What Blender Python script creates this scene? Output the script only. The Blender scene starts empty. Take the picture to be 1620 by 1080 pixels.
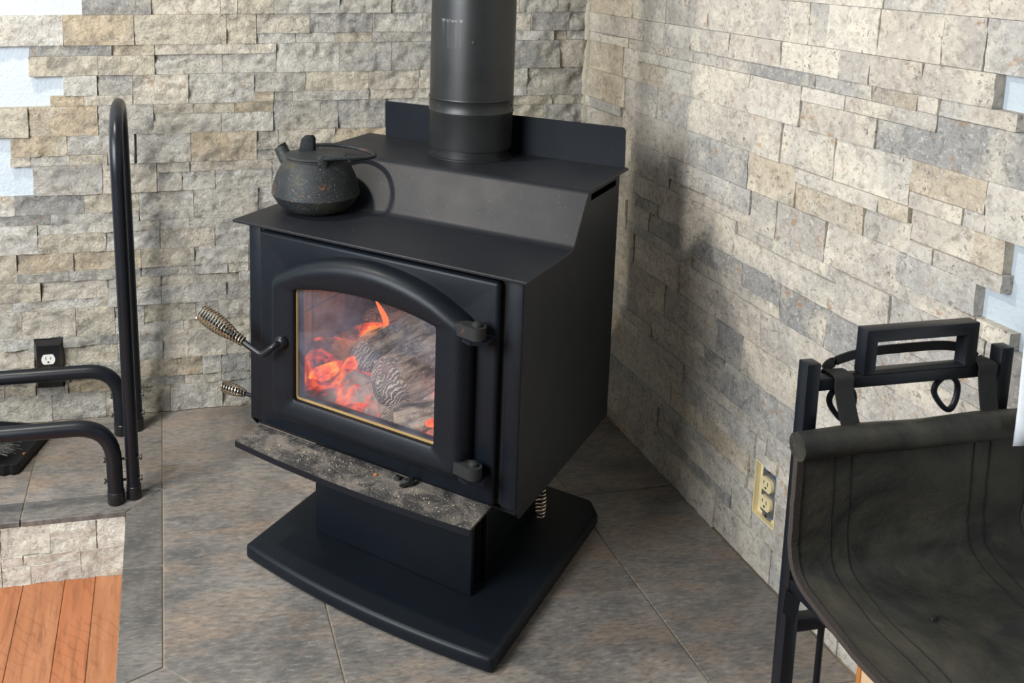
import bpy, bmesh, math, random
from mathutils import Vector, Matrix, noise
C = bpy.context.scene
COL = C.collection
rnd = random.Random(7)
PI = math.pi

# ------------------------------------------------------------------ camera
cam_d = bpy.data.cameras.new('camera')
cam = bpy.data.objects.new('camera', cam_d); COL.objects.link(cam)
cam_d.sensor_fit = 'HORIZONTAL'; cam_d.sensor_width = 36.0
cam_d.lens = 1502.1956 / 1620 * 36.0
cam_d.shift_x = (810 - 541.52) / 1620
cam_d.shift_y = -(540 - 159.48) / 1620
cam_d.clip_start = 0.02
R_ = (0.98261066, -0.1855722, 0.00626411)
D_ = (-0.0234958, -0.15773464, -0.98720197)
F_ = (0.18418531, 0.969888, -0.15935191)
m = Matrix.Identity(4)
for i in range(3):
    m[i][0] = R_[i]; m[i][1] = -D_[i]; m[i][2] = -F_[i]
m.translation = (-1.132632, -2.4, 1.216358)
cam.matrix_world = m
C.camera = cam

# ------------------------------------------------------------------ light
C.view_settings.view_transform = 'Standard'
C.view_settings.look = 'None'
C.view_settings.gamma = 1.0
C.view_settings.use_curve_mapping = False
C.view_settings.exposure = 0.0
w = bpy.data.worlds.new('world'); C.world = w; w.use_nodes = True
w.node_tree.nodes['Background'].inputs[0].default_value = (0.80, 0.88, 1.0, 1)
w.node_tree.nodes['Background'].inputs[1].default_value = 0.10

def point(name, loc, energy, col, rad):
    d = bpy.data.lights.new(name, 'POINT'); d.energy = energy; d.color = col; d.shadow_soft_size = rad
    o = bpy.data.objects.new(name, d); COL.objects.link(o); o.location = loc; return o
def area(name, loc, target, energy, col, sx, sy):
    d = bpy.data.lights.new(name, 'AREA'); d.energy = energy; d.color = col
    d.shape = 'RECTANGLE'; d.size = sx; d.size_y = sy
    o = bpy.data.objects.new(name, d); COL.objects.link(o); o.location = loc
    o.rotation_euler = (Vector(target) - Vector(loc)).to_track_quat('-Z', 'Y').to_euler()
    return o
point('ceiling_lamp', (-1.78, -0.66, 2.35), 112, (1.0, 0.94, 0.84), 0.06)
area('daylight_window', (-3.3, -1.55, 1.65), (-0.5, -0.7, 0.5), 45, (0.80, 0.90, 1.0), 1.6, 1.3)
area('front_fill', (-2.55, -1.85, 1.5), (-1.15, -0.1, 0.5), 78, (0.96, 0.98, 1.0), 1.0, 0.9)  # added fill that brightens the left stone wall and riser, not a window

# ------------------------------------------------------------------ helpers
def link(name, me, mat, parent=None, smooth=True):
    o = bpy.data.objects.new(name, me); COL.objects.link(o)
    if mat is not None:
        me.materials.clear(); me.materials.append(mat)
    if parent is not None: o.parent = parent
    if smooth:
        for p in me.polygons: p.use_smooth = True
    return o
def fin(name, bm, mat, parent=None, smooth=None, off=None, angle=0.6):
    if off is not None: bmesh.ops.translate(bm, verts=bm.verts, vec=off)
    bmesh.ops.recalc_face_normals(bm, faces=bm.faces)
    me = bpy.data.meshes.new(name)
    bm.to_mesh(me); bm.free()
    o = link(name, me, mat, parent, False)
    for p in me.polygons: p.use_smooth = True
    me.set_sharp_from_angle(angle=angle)
    return o
def tag(o, label, cat, group=None, kind=None):
    if label: o['label'] = label
    if cat: o['category'] = cat
    if group: o['group'] = group
    if kind: o['kind'] = kind
    return o
def empty(name, loc, rz=0.0):
    o = bpy.data.objects.new(name, None); COL.objects.link(o)
    o.empty_display_size = 0.05
    o.location = loc; o.rotation_euler = (0, 0, rz); return o
def box(bm, a, b, bev=0.0, seg=2):
    vs = bmesh.ops.create_cube(bm, size=1.0)['verts']
    for v in vs:
        v.co = Vector([(a[i] + b[i]) / 2 + v.co[i] * abs(b[i] - a[i]) for i in range(3)])
    if bev > 0:
        es = list({e for v in vs for e in v.link_edges})
        bmesh.ops.bevel(bm, geom=es, offset=bev, segments=seg, affect='EDGES', profile=0.5)
    return bm
def boxo(name, a, b, mat, parent=None, bev=0.0, seg=2, off=None):
    return fin(name, box(bmesh.new(), a, b, bev, seg), mat, parent, off=off)
def smooth_path(pts, n=6):
    pts = [Vector(p) for p in pts]; out = []
    P = [pts[0]] + pts + [pts[-1]]
    for i in range(1, len(P) - 2):
        for k in range(n):
            t = k / n
            a, b, c, d = P[i - 1], P[i], P[i + 1], P[i + 2]
            out.append(0.5 * ((2 * b) + (c - a) * t + (2 * a - 5 * b + 4 * c - d) * t * t + (3 * b - a - 3 * c + d) * t ** 3))
    out.append(pts[-1]); return out
def fillet(pts, r, n=6):
    pts = [Vector(p) for p in pts]; out = [pts[0]]
    for i in range(1, len(pts) - 1):
        a, b, c = pts[i - 1], pts[i], pts[i + 1]
        d1 = (a - b).normalized(); d2 = (c - b).normalized()
        ang = d1.angle(d2); t = min(r / math.tan(ang / 2), (a - b).length * .49, (c - b).length * .49)
        p1 = b + d1 * t; p2 = b + d2 * t
        for k in range(n + 1):
            s = k / n
            out.append(p1 * (1 - s) ** 2 + b * 2 * s * (1 - s) + p2 * s * s)
    out.append(pts[-1]); return out
def tube(bm, pts, r, n=12, cap=True, closed=False, flat=1.0, up=None):
    pts = [Vector(p) for p in pts]; N = len(pts)
    rs = r if isinstance(r, (list, tuple)) else [r] * N
    rings = []; prev = None
    for i, p in enumerate(pts):
        if closed: t = pts[(i + 1) % N] - pts[i - 1]
        else: t = pts[min(i + 1, N - 1)] - pts[max(i - 1, 0)]
        t.normalize()
        if prev is None:
            u = Vector(up) if up else (Vector((0, 0, 1)) if abs(t.z) < .9 else Vector((1, 0, 0)))
        else: u = prev
        u = (u - t * u.dot(t)).normalized(); prev = u
        v = t.cross(u)
        rings.append([bm.verts.new(p + (u * math.cos(2 * PI * k / n) * flat + v * math.sin(2 * PI * k / n)) * rs[i]) for k in range(n)])
    for i in range(N - (0 if closed else 1)):
        A, B = rings[i], rings[(i + 1) % N]
        for k in range(n): bm.faces.new((A[k], A[(k + 1) % n], B[(k + 1) % n], B[k]))
    if cap and not closed:
        bm.faces.new(rings[0][::-1]); bm.faces.new(rings[-1])
    return bm
def lathe(bm, prof, c=(0, 0, 0), n=48, axis='Z'):
    rings = []
    for (r, z) in prof:
        if r < 1e-6: rings.append([bm.verts.new((c[0], c[1], c[2] + z))])
        else: rings.append([bm.verts.new((c[0] + r * math.cos(2 * PI * k / n), c[1] + r * math.sin(2 * PI * k / n), c[2] + z)) for k in range(n)])
    for A, B in zip(rings, rings[1:]):
        if len(A) == 1 and len(B) == 1: continue
        for k in range(n):
            k2 = (k + 1) % n
            if len(A) == 1: bm.faces.new((A[0], B[k2], B[k]))
            elif len(B) == 1: bm.faces.new((A[k], A[k2], B[0]))
            else: bm.faces.new((A[k], A[k2], B[k2], B[k]))
    return bm
def prism(bm, poly, z0, z1, conv=lambda a, b, c: (a, b, c), holes=()):
    """extruded 2-D outline (with holes) between z0 and z1; conv maps (a, b, depth) to a point"""
    loops = [poly] + list(holes); edges = []; allv = []
    for lp in loops:
        vs = [bm.verts.new(conv(a, b, z0)) for a, b in lp]; allv.append(vs)
        for i in range(len(vs)): edges.append(bm.edges.new((vs[i], vs[(i + 1) % len(vs)])))
    g = bmesh.ops.triangle_fill(bm, use_beauty=True, use_dissolve=False, edges=edges)
    fs = [f for f in g['geom'] if isinstance(f, bmesh.types.BMFace)]
    vm = {}
    for vs, lp in zip(allv, loops):
        for v, (a, b) in zip(vs, lp): vm[v] = bm.verts.new(conv(a, b, z1))
    for f in fs: bm.faces.new([vm[v] for v in reversed(f.verts)])
    for vs in allv:
        for i in range(len(vs)):
            a, b = vs[i], vs[(i + 1) % len(vs)]
            bm.faces.new((a, b, vm[b], vm[a]))
    return bm
def bevel_sharp(bm, off, seg=2, ang=0.7):
    bmesh.ops.recalc_face_normals(bm, faces=bm.faces)
    es = [e for e in bm.edges if len(e.link_faces) == 2 and e.calc_face_angle(0) > ang]
    bmesh.ops.bevel(bm, geom=es, offset=off, segments=seg, affect='EDGES', profile=0.5)
    return bm
def coil(bm, a, b, r0f, turns, wire, n=14, m_=6):
    a = Vector(a); b = Vector(b); t = (b - a).normalized()
    u = t.orthogonal().normalized(); v = t.cross(u); pts = []
    N = int(turns * n)
    for i in range(N + 1):
        s = i / N; ang = 2 * PI * turns * s; r = r0f(s)
        pts.append(a.lerp(b, s) + (u * math.cos(ang) + v * math.sin(ang)) * r)
    return tube(bm, pts, wire, m_)

# ------------------------------------------------------------------ materials
class NT:
    def __init__(s, name):
        s.m = bpy.data.materials.new(name); s.m.use_nodes = True
        s.t = s.m.node_tree; s.b = s.t.nodes['Principled BSDF']; s.out = s.t.nodes['Material Output']
    def n(s, typ, **k):
        nd = s.t.nodes.new(typ)
        for a, b in k.items(): setattr(nd, a, b)
        return nd
    def l(s, a, b): s.t.links.new(a, b)
    def val(s, node, **k):
        for a, b in k.items(): node.inputs[a.replace('_', ' ')].default_value = b
        return node
    def noise(s, vec, scale, detail=6, rough=.6, dist=0):
        nd = s.n('ShaderNodeTexNoise'); nd.inputs['Scale'].default_value = scale
        nd.inputs['Detail'].default_value = detail; nd.inputs['Roughness'].default_value = rough
        nd.inputs['Distortion'].default_value = dist
        if vec is not None: s.l(vec, nd.inputs['Vector'])
        return nd.outputs['Fac']
    def ramp(s, f, stops, interp='LINEAR'):
        nd = s.n('ShaderNodeValToRGB'); nd.color_ramp.interpolation = interp
        e = nd.color_ramp.elements
        while len(e) < len(stops): e.new(.5)
        for x, (p, c) in zip(e, stops):
            x.position = p; x.color = (c, c, c, 1) if not isinstance(c, tuple) else (*c, 1)
        s.l(f, nd.inputs[0]); return nd.outputs[0]
    def mix(s, f, a, b, mode='MIX'):
        nd = s.n('ShaderNodeMix', data_type='RGBA', blend_type=mode)
        for i, x in ((0, f), (6, a), (7, b)):
            if hasattr(x, 'links'): s.l(x, nd.inputs[i])
            elif i == 0: nd.inputs[0].default_value = x
            else: nd.inputs[i].default_value = (*x, 1)
        return nd.outputs[2]
    def math(s, op, a, b=0.0):
        nd = s.n('ShaderNodeMath', operation=op)
        for i, x in ((0, a), (1, b)):
            if hasattr(x, 'links'): s.l(x, nd.inputs[i])
            else: nd.inputs[i].default_value = x
        return nd.outputs[0]
    def coord(s, rand=True, scale=None):
        tc = s.n('ShaderNodeTexCoord'); v = tc.outputs['Object']
        if rand:
            oi = s.n('ShaderNodeObjectInfo'); s.oi = oi
            ad = s.n('ShaderNodeVectorMath', operation='MULTIPLY_ADD')
            cm = s.n('ShaderNodeCombineXYZ')
            for i in range(3): s.l(oi.outputs['Random'], cm.inputs[i])
            s.l(cm.outputs[0], ad.inputs[0]); ad.inputs[1].default_value = (37, 53, 71); s.l(v, ad.inputs[2]); v = ad.outputs[0]
        if scale:
            mp = s.n('ShaderNodeVectorMath', operation='MULTIPLY'); s.l(v, mp.inputs[0]); mp.inputs[1].default_value = scale; v = mp.outputs[0]
        return v
    def bump(s, h, strength=.3, dist=.01):
        b = s.n('ShaderNodeBump'); b.inputs['Strength'].default_value = strength; b.inputs['Distance'].default_value = dist
        s.l(h, b.inputs['Height']); s.l(b.outputs[0], s.b.inputs['Normal'])
    def set(s, col=None, rough=None, metal=None, spec=None):
        for nm, x in (('Base Color', col), ('Roughness', rough), ('Metallic', metal), ('Specular IOR Level', spec)):
            if x is None: continue
            if hasattr(x, 'links'): s.l(x, s.b.inputs[nm])
            else: s.b.inputs[nm].default_value = (*x, 1) if isinstance(x, tuple) else x
        return s

def mat_stone(name, bump, pits, veins, rough_relief):
    q = NT(name); v = q.coord(True)
    base = q.oi.outputs['Color']
    # slow drift of tone inside each stone
    c = q.mix(q.ramp(q.noise(v, 11, 6, .65, .5), [(.36, 0.0), (.50, .0), (.66, .55)]), base, (.38, .36, .325))
    c = q.mix(q.ramp(q.noise(v, 8, 5, .6, .3), [(.46, 0.0), (.66, .65)]), c, (.84, .77, .62))
    # crystalline mottling and pores
    mid = q.noise(v, 62, 8, .74, .5)
    c = q.mix(q.ramp(mid, [(.34, .80), (.52, 0.0)]), c, q.mix(1.0, c, (.50, .48, .45), 'MULTIPLY'))
    c = q.mix(q.ramp(q.noise(v, 130, 6, .7, .3), [(.54, 0.0), (.70, .55)]), c, (.88, .85, .78))
    pore = q.math('MULTIPLY', q.ramp(q.noise(v, 150, 5, .72, .6), [(.36, 1.0), (.43, 0.0)]), q.ramp(q.noise(v, 16, 3), [(.42, .15), (.62, 1.0)]))
    c = q.mix(q.math('MULTIPLY', pore, pits), c, (.13, .115, .10))
    spots = q.ramp(q.math('MULTIPLY', q.noise(v, 12, 4, .6, .8), q.noise(v, 60, 5, .65)), [(.345, 0.0), (.42, veins)])
    c = q.mix(spots, c, (.40, .20, .07))
    q.set(c, q.ramp(mid, [(.3, .9), (.7, .66)]), spec=.25)
    h = q.math('ADD', q.math('MULTIPLY', q.noise(v, 36, 12, .74, .4), rough_relief), q.math('MULTIPLY', q.noise(v, 170, 8, .75), .35))
    h = q.math('SUBTRACT', h, q.math('MULTIPLY', pore, .12))
    q.bump(h, bump, .022); return q.m
def mat_steel(name, col, rough, bump=.06, dust=0.0, rust=0.0, spec=.5):
    q = NT(name); v = q.coord(False)
    nz = q.noise(v, 9, 6, .6)
    c = q.mix(q.ramp(nz, [(.35, 0.0), (.7, 1.0)]), tuple(x * .92 for x in col), tuple(x * 1.1 for x in col))
    if dust: c = q.mix(q.ramp(q.noise(v, 420, 2, .5), [(.71, 0.0), (.77, dust)]), c, (.30, .29, .27))
    if rust: c = q.mix(q.ramp(q.noise(v, 22, 6, .65, .5), [(.60, 0.0), (.70, rust)]), c, (.26, .10, .03))
    q.set(c, q.ramp(q.noise(v, 14, 5), [(.3, rough - .02), (.7, rough + .04)]), spec=spec)
    q.bump(q.noise(v, 480, 3), bump, .001); return q.m
def mat_flat(name, col, rough=.5, metal=0.0, bump=0.0, scale=300, spec=None):
    q = NT(name); v = q.coord(False); nz = q.noise(v, 25, 5)
    q.set(q.mix(nz, tuple(x * .88 for x in col), tuple(min(1, x * 1.1) for x in col)), rough, metal, spec)
    if bump: q.bump(q.noise(v, scale, 4), bump, .004)
    return q.m

M_STONE_L = mat_stone('split_travertine', 1.0, .5, .5, 1.5)
M_STONE_W = mat_stone('white_split_travertine', .8, .35, .0, 1.3)
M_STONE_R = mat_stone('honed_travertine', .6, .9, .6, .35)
M_BLACK = mat_steel('black_stove_paint', (.0056, .0080, .0115), .43, .05, .25, spec=.22)
M_BLACK_TOP = mat_steel('black_stove_top_paint', (.0125, .0130, .0160), .44, .06, .6, spec=.26)
M_PIPE = mat_steel('black_pipe_paint', (.013, .014, .014), .40, .04, .15)
M_TUBE = mat_steel('black_powder_coat', (.007, .0085, .0115), .34, .05, .1, spec=.32)
M_CAST = mat_steel('cast_iron', (.016, .017, .017), .62, .35, .3, .6, spec=.3)
M_SPRING = mat_flat('steel_spring', (.66, .58, .44), .24, 1.0)
M_BOLT = mat_flat('bolt_steel', (.09, .085, .08), .45, .8)
M_DARK = mat_flat('soot_and_shade_black', (.006, .006, .006), .9)  # also serves as painted shade in the gaps beside the front panel

def mat_drywall():
    q = NT('painted_drywall'); v = q.coord(False)
    q.set((.43, .48, .515), .7, spec=.3)
    q.bump(q.noise(v, 130, 4, .5), .35, .006); return q.m
def mat_slate(name, warm, k=1.0):
    q = NT(name); v = q.coord(True)
    mp = q.n('ShaderNodeMapping'); q.l(v, mp.inputs[0]); mp.inputs['Rotation'].default_value = (0, 0, .5); mp.inputs['Scale'].default_value = (2.2, 7.0, 2.0); st_ = mp.outputs[0]
    a = q.noise(v, 5, 9, .68, .3); b = q.noise(st_, 2.2, 10, .72, .4); f = q.noise(st_, 22, 8, .75)
    g = lambda c: tuple(x * k for x in c)
    c = q.mix(q.ramp(a, [(.36, 0.0), (.64, 1.0)]), g((.115, .108, .100)), g((.255, .232, .205)))
    c = q.mix(q.ramp(b, [(.46, 0.0), (.66, warm)]), c, g((.31, .215, .14)))
    c = q.mix(q.ramp(b, [(.30, .8), (.46, 0.0)]), c, g((.085, .082, .080)))
    c = q.mix(q.ramp(f, [(.36, .7), (.50, 0.0)]), c, g((.075, .072, .068)))
    c = q.mix(q.ramp(f, [(.54, 0.0), (.70, .55)]), c, g((.40, .36, .31)))
    c = q.mix(q.ramp(q.noise(v, 340, 3), [(.68, 0.0), (.76, .45)]), c, (.46, .41, .34))
    q.set(c, q.ramp(f, [(.3, .38), (.7, .60)]), spec=.38)
    q.bump(q.math('ADD', f, q.math('MULTIPLY', q.noise(v, 90, 6, .7), .4)), .28, .006); return q.m
def mat_wood(name, c1, c2, saw=True):
    q = NT(name); v = q.coord(True, (26, 2.2, 26)); v2 = q.coord(True)
    g = q.noise(v, 1.6, 8, .6, 1.2)
    c = q.mix(q.ramp(g, [(.3, 0.0), (.7, 1.0)]), c1, c2)
    c = q.mix(q.ramp(q.oi.outputs['Random'], [(.0, .0), (1.0, .6)]), c, (.40, .12, .045))
    c = q.mix(q.ramp(q.noise(v, 3.5, 6, .7, .8), [(.48, 0.0), (.66, .6)]), c, tuple(x * .55 for x in c1))
    if saw:
        wv = q.n('ShaderNodeTexWave', wave_type='BANDS', bands_direction='DIAGONAL')
        q.val(wv, Scale=20.0, Distortion=5.0, Detail=3.0); q.l(v2, wv.inputs['Vector'])
        msk = q.math('MULTIPLY', q.ramp(wv.outputs['Fac'], [(.0, 1.0), (.10, 0.0)]), q.ramp(q.noise(v2, 4.5, 3), [(.47, 0.0), (.57, .35)]))
        c = q.mix(msk, c, (.16, .055, .02))
    q.set(c, .38, spec=.4); q.bump(g, .15, .003); return q.m
M_DRY = mat_drywall()
M_TILE = mat_slate('slate_look_tile', .55)
M_BORDER = mat_slate('dark_border_tile', .08, .78)
M_GROUT = mat_flat('tan_grout', (.25, .20, .14), .9, 0, .3)
M_PLANK = mat_wood('laminate_plank', (.27, .115, .05), (.40, .20, .10))

# ------------------------------------------------------------------ stone facing
LEFT_ROWS = {
 14: [(0,1,[-1.325,-1.159,-0.99,-0.947,-0.855,-0.686,-0.551,-0.429]), (0,1,[-0.429,-0.309,-0.2]), (0,1,[-0.2,-0.091,-0.006])],
 13: [(0,1,[-1.604,-1.371,-1.202]), (0,1,[-1.202,-0.975,-0.9]), (0.34,1,[-0.9,-0.763,-0.597,-0.464,-0.428]), (0,0.34,[-0.901,-0.799,-0.697,-0.599,-0.427]), (0.34,1,[-0.428,-0.307,-0.165,-0.057,-0.003]), (0,0.34,[-0.427,-0.235,-0.101,-0.061,-0.001])],
 12: [(0.66,1,[-1.454,-1.257,-1.153]), (0,0.66,[-1.456,-1.292,-1.154]), (0.66,1,[-1.153,-0.849]), (0,0.66,[-1.154,-0.986,-0.849]), (0,1,[-0.849,-0.685,-0.547,-0.426]), (0,1,[-0.426,-0.251,-0.081,-0.007])],
 11: [(0.34,1,[-1.376,-1.295,-1.209]), (0,0.34,[-1.409,-1.328,-1.21]), (0,1,[-1.209,-1.072,-0.906]), (0.34,1,[-0.906,-0.774,-0.608,-0.471,-0.424]), (0,0.34,[-0.907,-0.856,-0.807,-0.607,-0.424]), (0,1,[-0.424,-0.17,-0.004])],
 10: [(0,1,[-1.617,-1.462,-1.296,-1.16]), (0.66,1,[-1.16,-1.061,-0.958,-0.858]), (0,0.66,[-1.161,-0.991,-0.858]), (0,1,[-0.858,-0.688,-0.561,-0.422]), (0.66,1,[-0.423,-0.097,-0.007]), (0,0.66,[-0.422,-0.227,-0.119,-0.005])],
 9: [(0.34,1,[-1.508,-1.373,-1.209]), (0,0.34,[-1.51,-1.462,-1.368,-1.276,-1.21]), (0,1,[-1.204,-1.069,-0.901]), (0.34,1,[-0.901,-0.845,-0.696,-0.543]), (0,0.34,[-0.901,-0.783,-0.542]), (0,1,[-0.542,-0.403,-0.243]), (0,1,[-0.243,-0.079,-0.004])],
 8: [(0,1,[-1.458,-1.29,-1.156]), (0.66,1,[-1.155,-1.073,-0.862]), (0,0.66,[-1.156,-1.093,-1.009,-0.862]), (0,1,[-0.862,-0.695,-0.541]), (0,1,[-0.541,-0.366,-0.223]), (0.66,1,[-0.223,-0.007]), (0,0.66,[-0.222,-0.094,-0.005])],
 7: [(0.34,1,[-1.628,-1.505,-1.337,-1.202]), (0,0.34,[-1.63,-1.42,-1.203]), (0,1,[-1.202,-1.064,-0.899]), (0,1,[-0.899,-0.729,-0.54]), (0,1,[-0.54,-0.292]), (0,1,[-0.292,-0.128,-0.007])],
 6: [(0,1,[-1.633,-1.453]), (0.66,1,[-1.452,-1.266,-1.151]), (0,0.66,[-1.453,-1.286,-1.152]), (0.66,1,[-1.151,-1.076,-0.921]), (0,0.66,[-1.152,-1.012,-0.921]), (0,1,[-0.921,-0.745,-0.574]), (0,1,[-0.574,-0.398,-0.217,-0.009])],
 5: [(0,1,[-1.637,-1.506]), (0.34,1,[-1.506,-1.368,-1.201]), (0,0.34,[-1.507,-1.38,-1.202]), (0.34,1,[-1.201,-1.065,-0.925]), (0,0.34,[-1.202,-1.064,-0.98,-0.925]), (0,1,[-0.925,-0.779,-0.573]), (0.66,1,[-0.573,-0.397,-0.215]), (0,0.66,[-0.573,-0.431,-0.214]), (0,1,[-0.215,-0.01])],
 4: [(0.34,1,[-1.641,-1.451,-1.286]), (0,0.34,[-1.643,-1.522,-1.287]), (0.66,1,[-1.285,-1.216,-1.152]), (0,0.66,[-1.287,-1.152]), (0.66,1,[-1.152,-0.952,-0.914]), (0,0.66,[-1.152,-0.984,-0.914]), (0,1,[-0.914,-0.711,-0.572]), (0,1,[-0.572,-0.358,-0.212,-0.01])],
 3: [(0,1,[-1.645,-1.501,-1.369,-1.271]), (0,1,[-1.271,-1.197]), (0.34,1,[-1.197,-1.064,-1.006,-0.923]), (0,0.34,[-1.198,-1.097,-0.923]), (0,1,[-0.923,-0.745,-0.571,-0.356]), (0,1,[-0.356,-0.172,-0.008])],
 2: [(0.66,1,[-1.648,-1.539,-1.465,-1.265]), (0,0.66,[-1.65,-1.489,-1.266]), (0.66,1,[-1.265,-1.207,-1.15]), (0,0.66,[-1.266,-1.151]), (0,1,[-1.151,-0.986,-0.924]), (0,1,[-0.924,-0.745,-0.534]), (0,1,[-0.534,-0.281,-0.006])],
 1: [(0.34,1,[-1.653,-1.53,-1.39,-1.217]), (0,0.34,[-1.655,-1.551,-1.394,-1.218]), (0.34,1,[-1.217,-1.05,-1,-0.925]), (0,0.34,[-1.218,-1.097,-1.001,-0.925]), (0,1,[-0.925,-0.779,-0.569]), (0,1,[-0.569,-0.204,-0.005])],
 0: [(0,1,[-1.658,-1.436,-1.301,-1.272]), (0,1,[-1.272,-1.135,-0.998]), (0,1,[-0.998,-0.917,-0.779]), (0,1,[-0.779,-0.568,-0.35]), (0,1,[-0.35,-0.164,-0.003])],
}
RIGHT_ROWS = {
 15: [(0,1,[-0.018,-0.259,-0.535,-0.734]), (0,1,[-0.734,-0.898,-1.064]), (0,1,[-1.064,-1.189,-1.334])],
 14: [(0,1,[-0.007,-0.246,-0.401,-0.573]), (0,1,[-0.573,-0.745,-0.893,-0.942]), (0,1,[-0.942,-1.064,-1.191]), (0,1,[-1.191,-1.265,-1.344])],
 13: [(0.34,1,[-0.006,-0.22,-0.402,-0.52]), (0,0.34,[-0.01,-0.231,-0.524]), (0.34,1,[-0.52,-0.663,-0.828,-0.983,-1.054]), (0,0.34,[-0.524,-0.721,-0.921,-1.059]), (0.34,1,[-1.054,-1.164,-1.291]), (0,0.34,[-1.059,-1.156,-1.197,-1.258,-1.331])],
 12: [(0,1,[-0.004,-0.204,-0.279]), (0.66,1,[-0.276,-0.378,-0.522]), (0,0.66,[-0.28,-0.42,-0.527]), (0,1,[-0.525,-0.736,-0.889]), (0.66,1,[-0.893,-1.002,-1.198]), (0,0.66,[-0.898,-1.081,-1.203]), (0,1,[-1.202,-1.365])],
 11: [(0,1,[0.004,-0.229]), (0,1,[-0.229,-0.384,-0.521]), (0,1,[-0.521,-0.672,-0.845]), (0,1,[-0.845,-0.986,-1.156]), (0.34,1,[-1.156,-1.297]), (0,0.34,[-1.161,-1.262,-1.302]), (0,1,[-1.299,-1.375])],
 10: [(0.66,1,[0.007,-0.218]), (0,0.66,[0.003,-0.098,-0.222]), (0,1,[-0.221,-0.53]), (0,1,[-0.53,-0.752,-0.894]), (0.66,1,[-0.891,-1.1,-1.163]), (0,0.66,[-0.896,-1.068,-1.168]), (0.34,1,[-1.165,-1.283,-1.335]), (0,0.34,[-1.17,-1.219,-1.34])],
 9: [(0,1,[0.004,-0.279,-0.459]), (0.34,1,[-0.457,-0.682,-0.768]), (0,0.34,[-0.462,-0.593,-0.773]), (0,1,[-0.77,-0.849,-0.982]), (0,1,[-0.982,-1.153]), (0.34,1,[-1.151,-1.298]), (0,0.34,[-1.156,-1.303,-1.361])],
}

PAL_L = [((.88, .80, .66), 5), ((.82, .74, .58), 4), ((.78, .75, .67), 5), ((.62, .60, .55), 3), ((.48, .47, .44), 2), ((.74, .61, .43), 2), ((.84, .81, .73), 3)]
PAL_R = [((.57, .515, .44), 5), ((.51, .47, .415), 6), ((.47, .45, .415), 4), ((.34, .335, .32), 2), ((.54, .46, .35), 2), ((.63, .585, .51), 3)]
def pick(r, pal):
    t = r.random() * sum(w_ for _, w_ in pal)
    for c, w_ in pal:
        t -= w_
        if t <= 0: break
    k = .92 + .16 * r.random(); return tuple(min(1, x * k) for x in c) + (1,)
def subtract(rects, hole):
    out = []; hx0, hx1, hz0, hz1 = hole
    for (x0, x1, z0, z1) in rects:
        if x1 <= hx0 or x0 >= hx1 or z1 <= hz0 or z0 >= hz1: out.append((x0, x1, z0, z1)); continue
        if x0 < hx0: out.append((x0, hx0, z0, z1))
        if x1 > hx1: out.append((hx1, x1, z0, z1))
        a, b = max(x0, hx0), min(x1, hx1)
        if z1 > hz1: out.append((a, b, hz1, z1))
        if z0 < hz0: out.append((a, b, z0, hz0))
    return [q for q in out if q[1] - q[0] > .008 and q[3] - q[2] > .006]
def stone(name, x0, x1, z0, z1, conv, mat, parent, r, proud, amp, back=.0):
    """one split-faced stone: a block whose face is a grid of broken relief"""
    g = .0006
    x0 += g; x1 -= g; z0 += g * .6; z1 -= g * .6
    nx = max(4, min(32, int((x1 - x0) / .005))); nz = max(3, min(16, int((z1 - z0) / .005)))
    bm = bmesh.new(); sd = Vector((r.random() * 90, r.random() * 90, r.random() * 90))
    tx, tz = (r.random() - .5) * .5 * amp, (r.random() - .5) * .8 * amp
    def h(x, z):
        p = Vector((x, z, 0)) + sd
        a = noise.fractal(p * 19, .75, 2.1, 5)
        b = abs(noise.noise(p * 27 + Vector((0, 0, 3)))) * 1.5
        k = noise.cell_vector(p * 30).x - .5
        d = proud + amp * (.75 * a + .55 * (b - .35) + .28 * k) + tx * (x - x0) / max(.01, x1 - x0) + tz * (z - z0) / max(.01, z1 - z0)
        return max(.0035, d)
    F = [[bm.verts.new(conv(x0 + (x1 - x0) * i / nx, z0 + (z1 - z0) * j / nz, h(x0 + (x1 - x0) * i / nx, z0 + (z1 - z0) * j / nz))) for j in range(nz + 1)] for i in range(nx + 1)]
    for i in range(nx):
        for j in range(nz):
            bm.faces.new((F[i][j], F[i + 1][j], F[i + 1][j + 1], F[i][j + 1]))
    rim = [F[i][0] for i in range(nx + 1)] + [F[nx][j] for j in range(1, nz + 1)] + [F[i][nz] for i in range(nx - 1, -1, -1)] + [F[0][j] for j in range(nz - 1, 0, -1)]
    cs = [(x0 + (x1 - x0) * i / nx, z0) for i in range(nx + 1)] + [(x1, z0 + (z1 - z0) * j / nz) for j in range(1, nz + 1)] + [(x0 + (x1 - x0) * i / nx, z1) for i in range(nx - 1, -1, -1)] + [(x0, z0 + (z1 - z0) * j / nz) for j in range(nz - 1, 0, -1)]
    B = [bm.verts.new(conv(a, b, back)) for a, b in cs]
    for i in range(len(rim)):
        k = (i + 1) % len(rim); bm.faces.new((rim[i], B[i], B[k], rim[k]))
    o = fin(name, bm, mat, parent, angle=.75)
    return o
DW = .014          # plaster plane behind the stone plane
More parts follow.
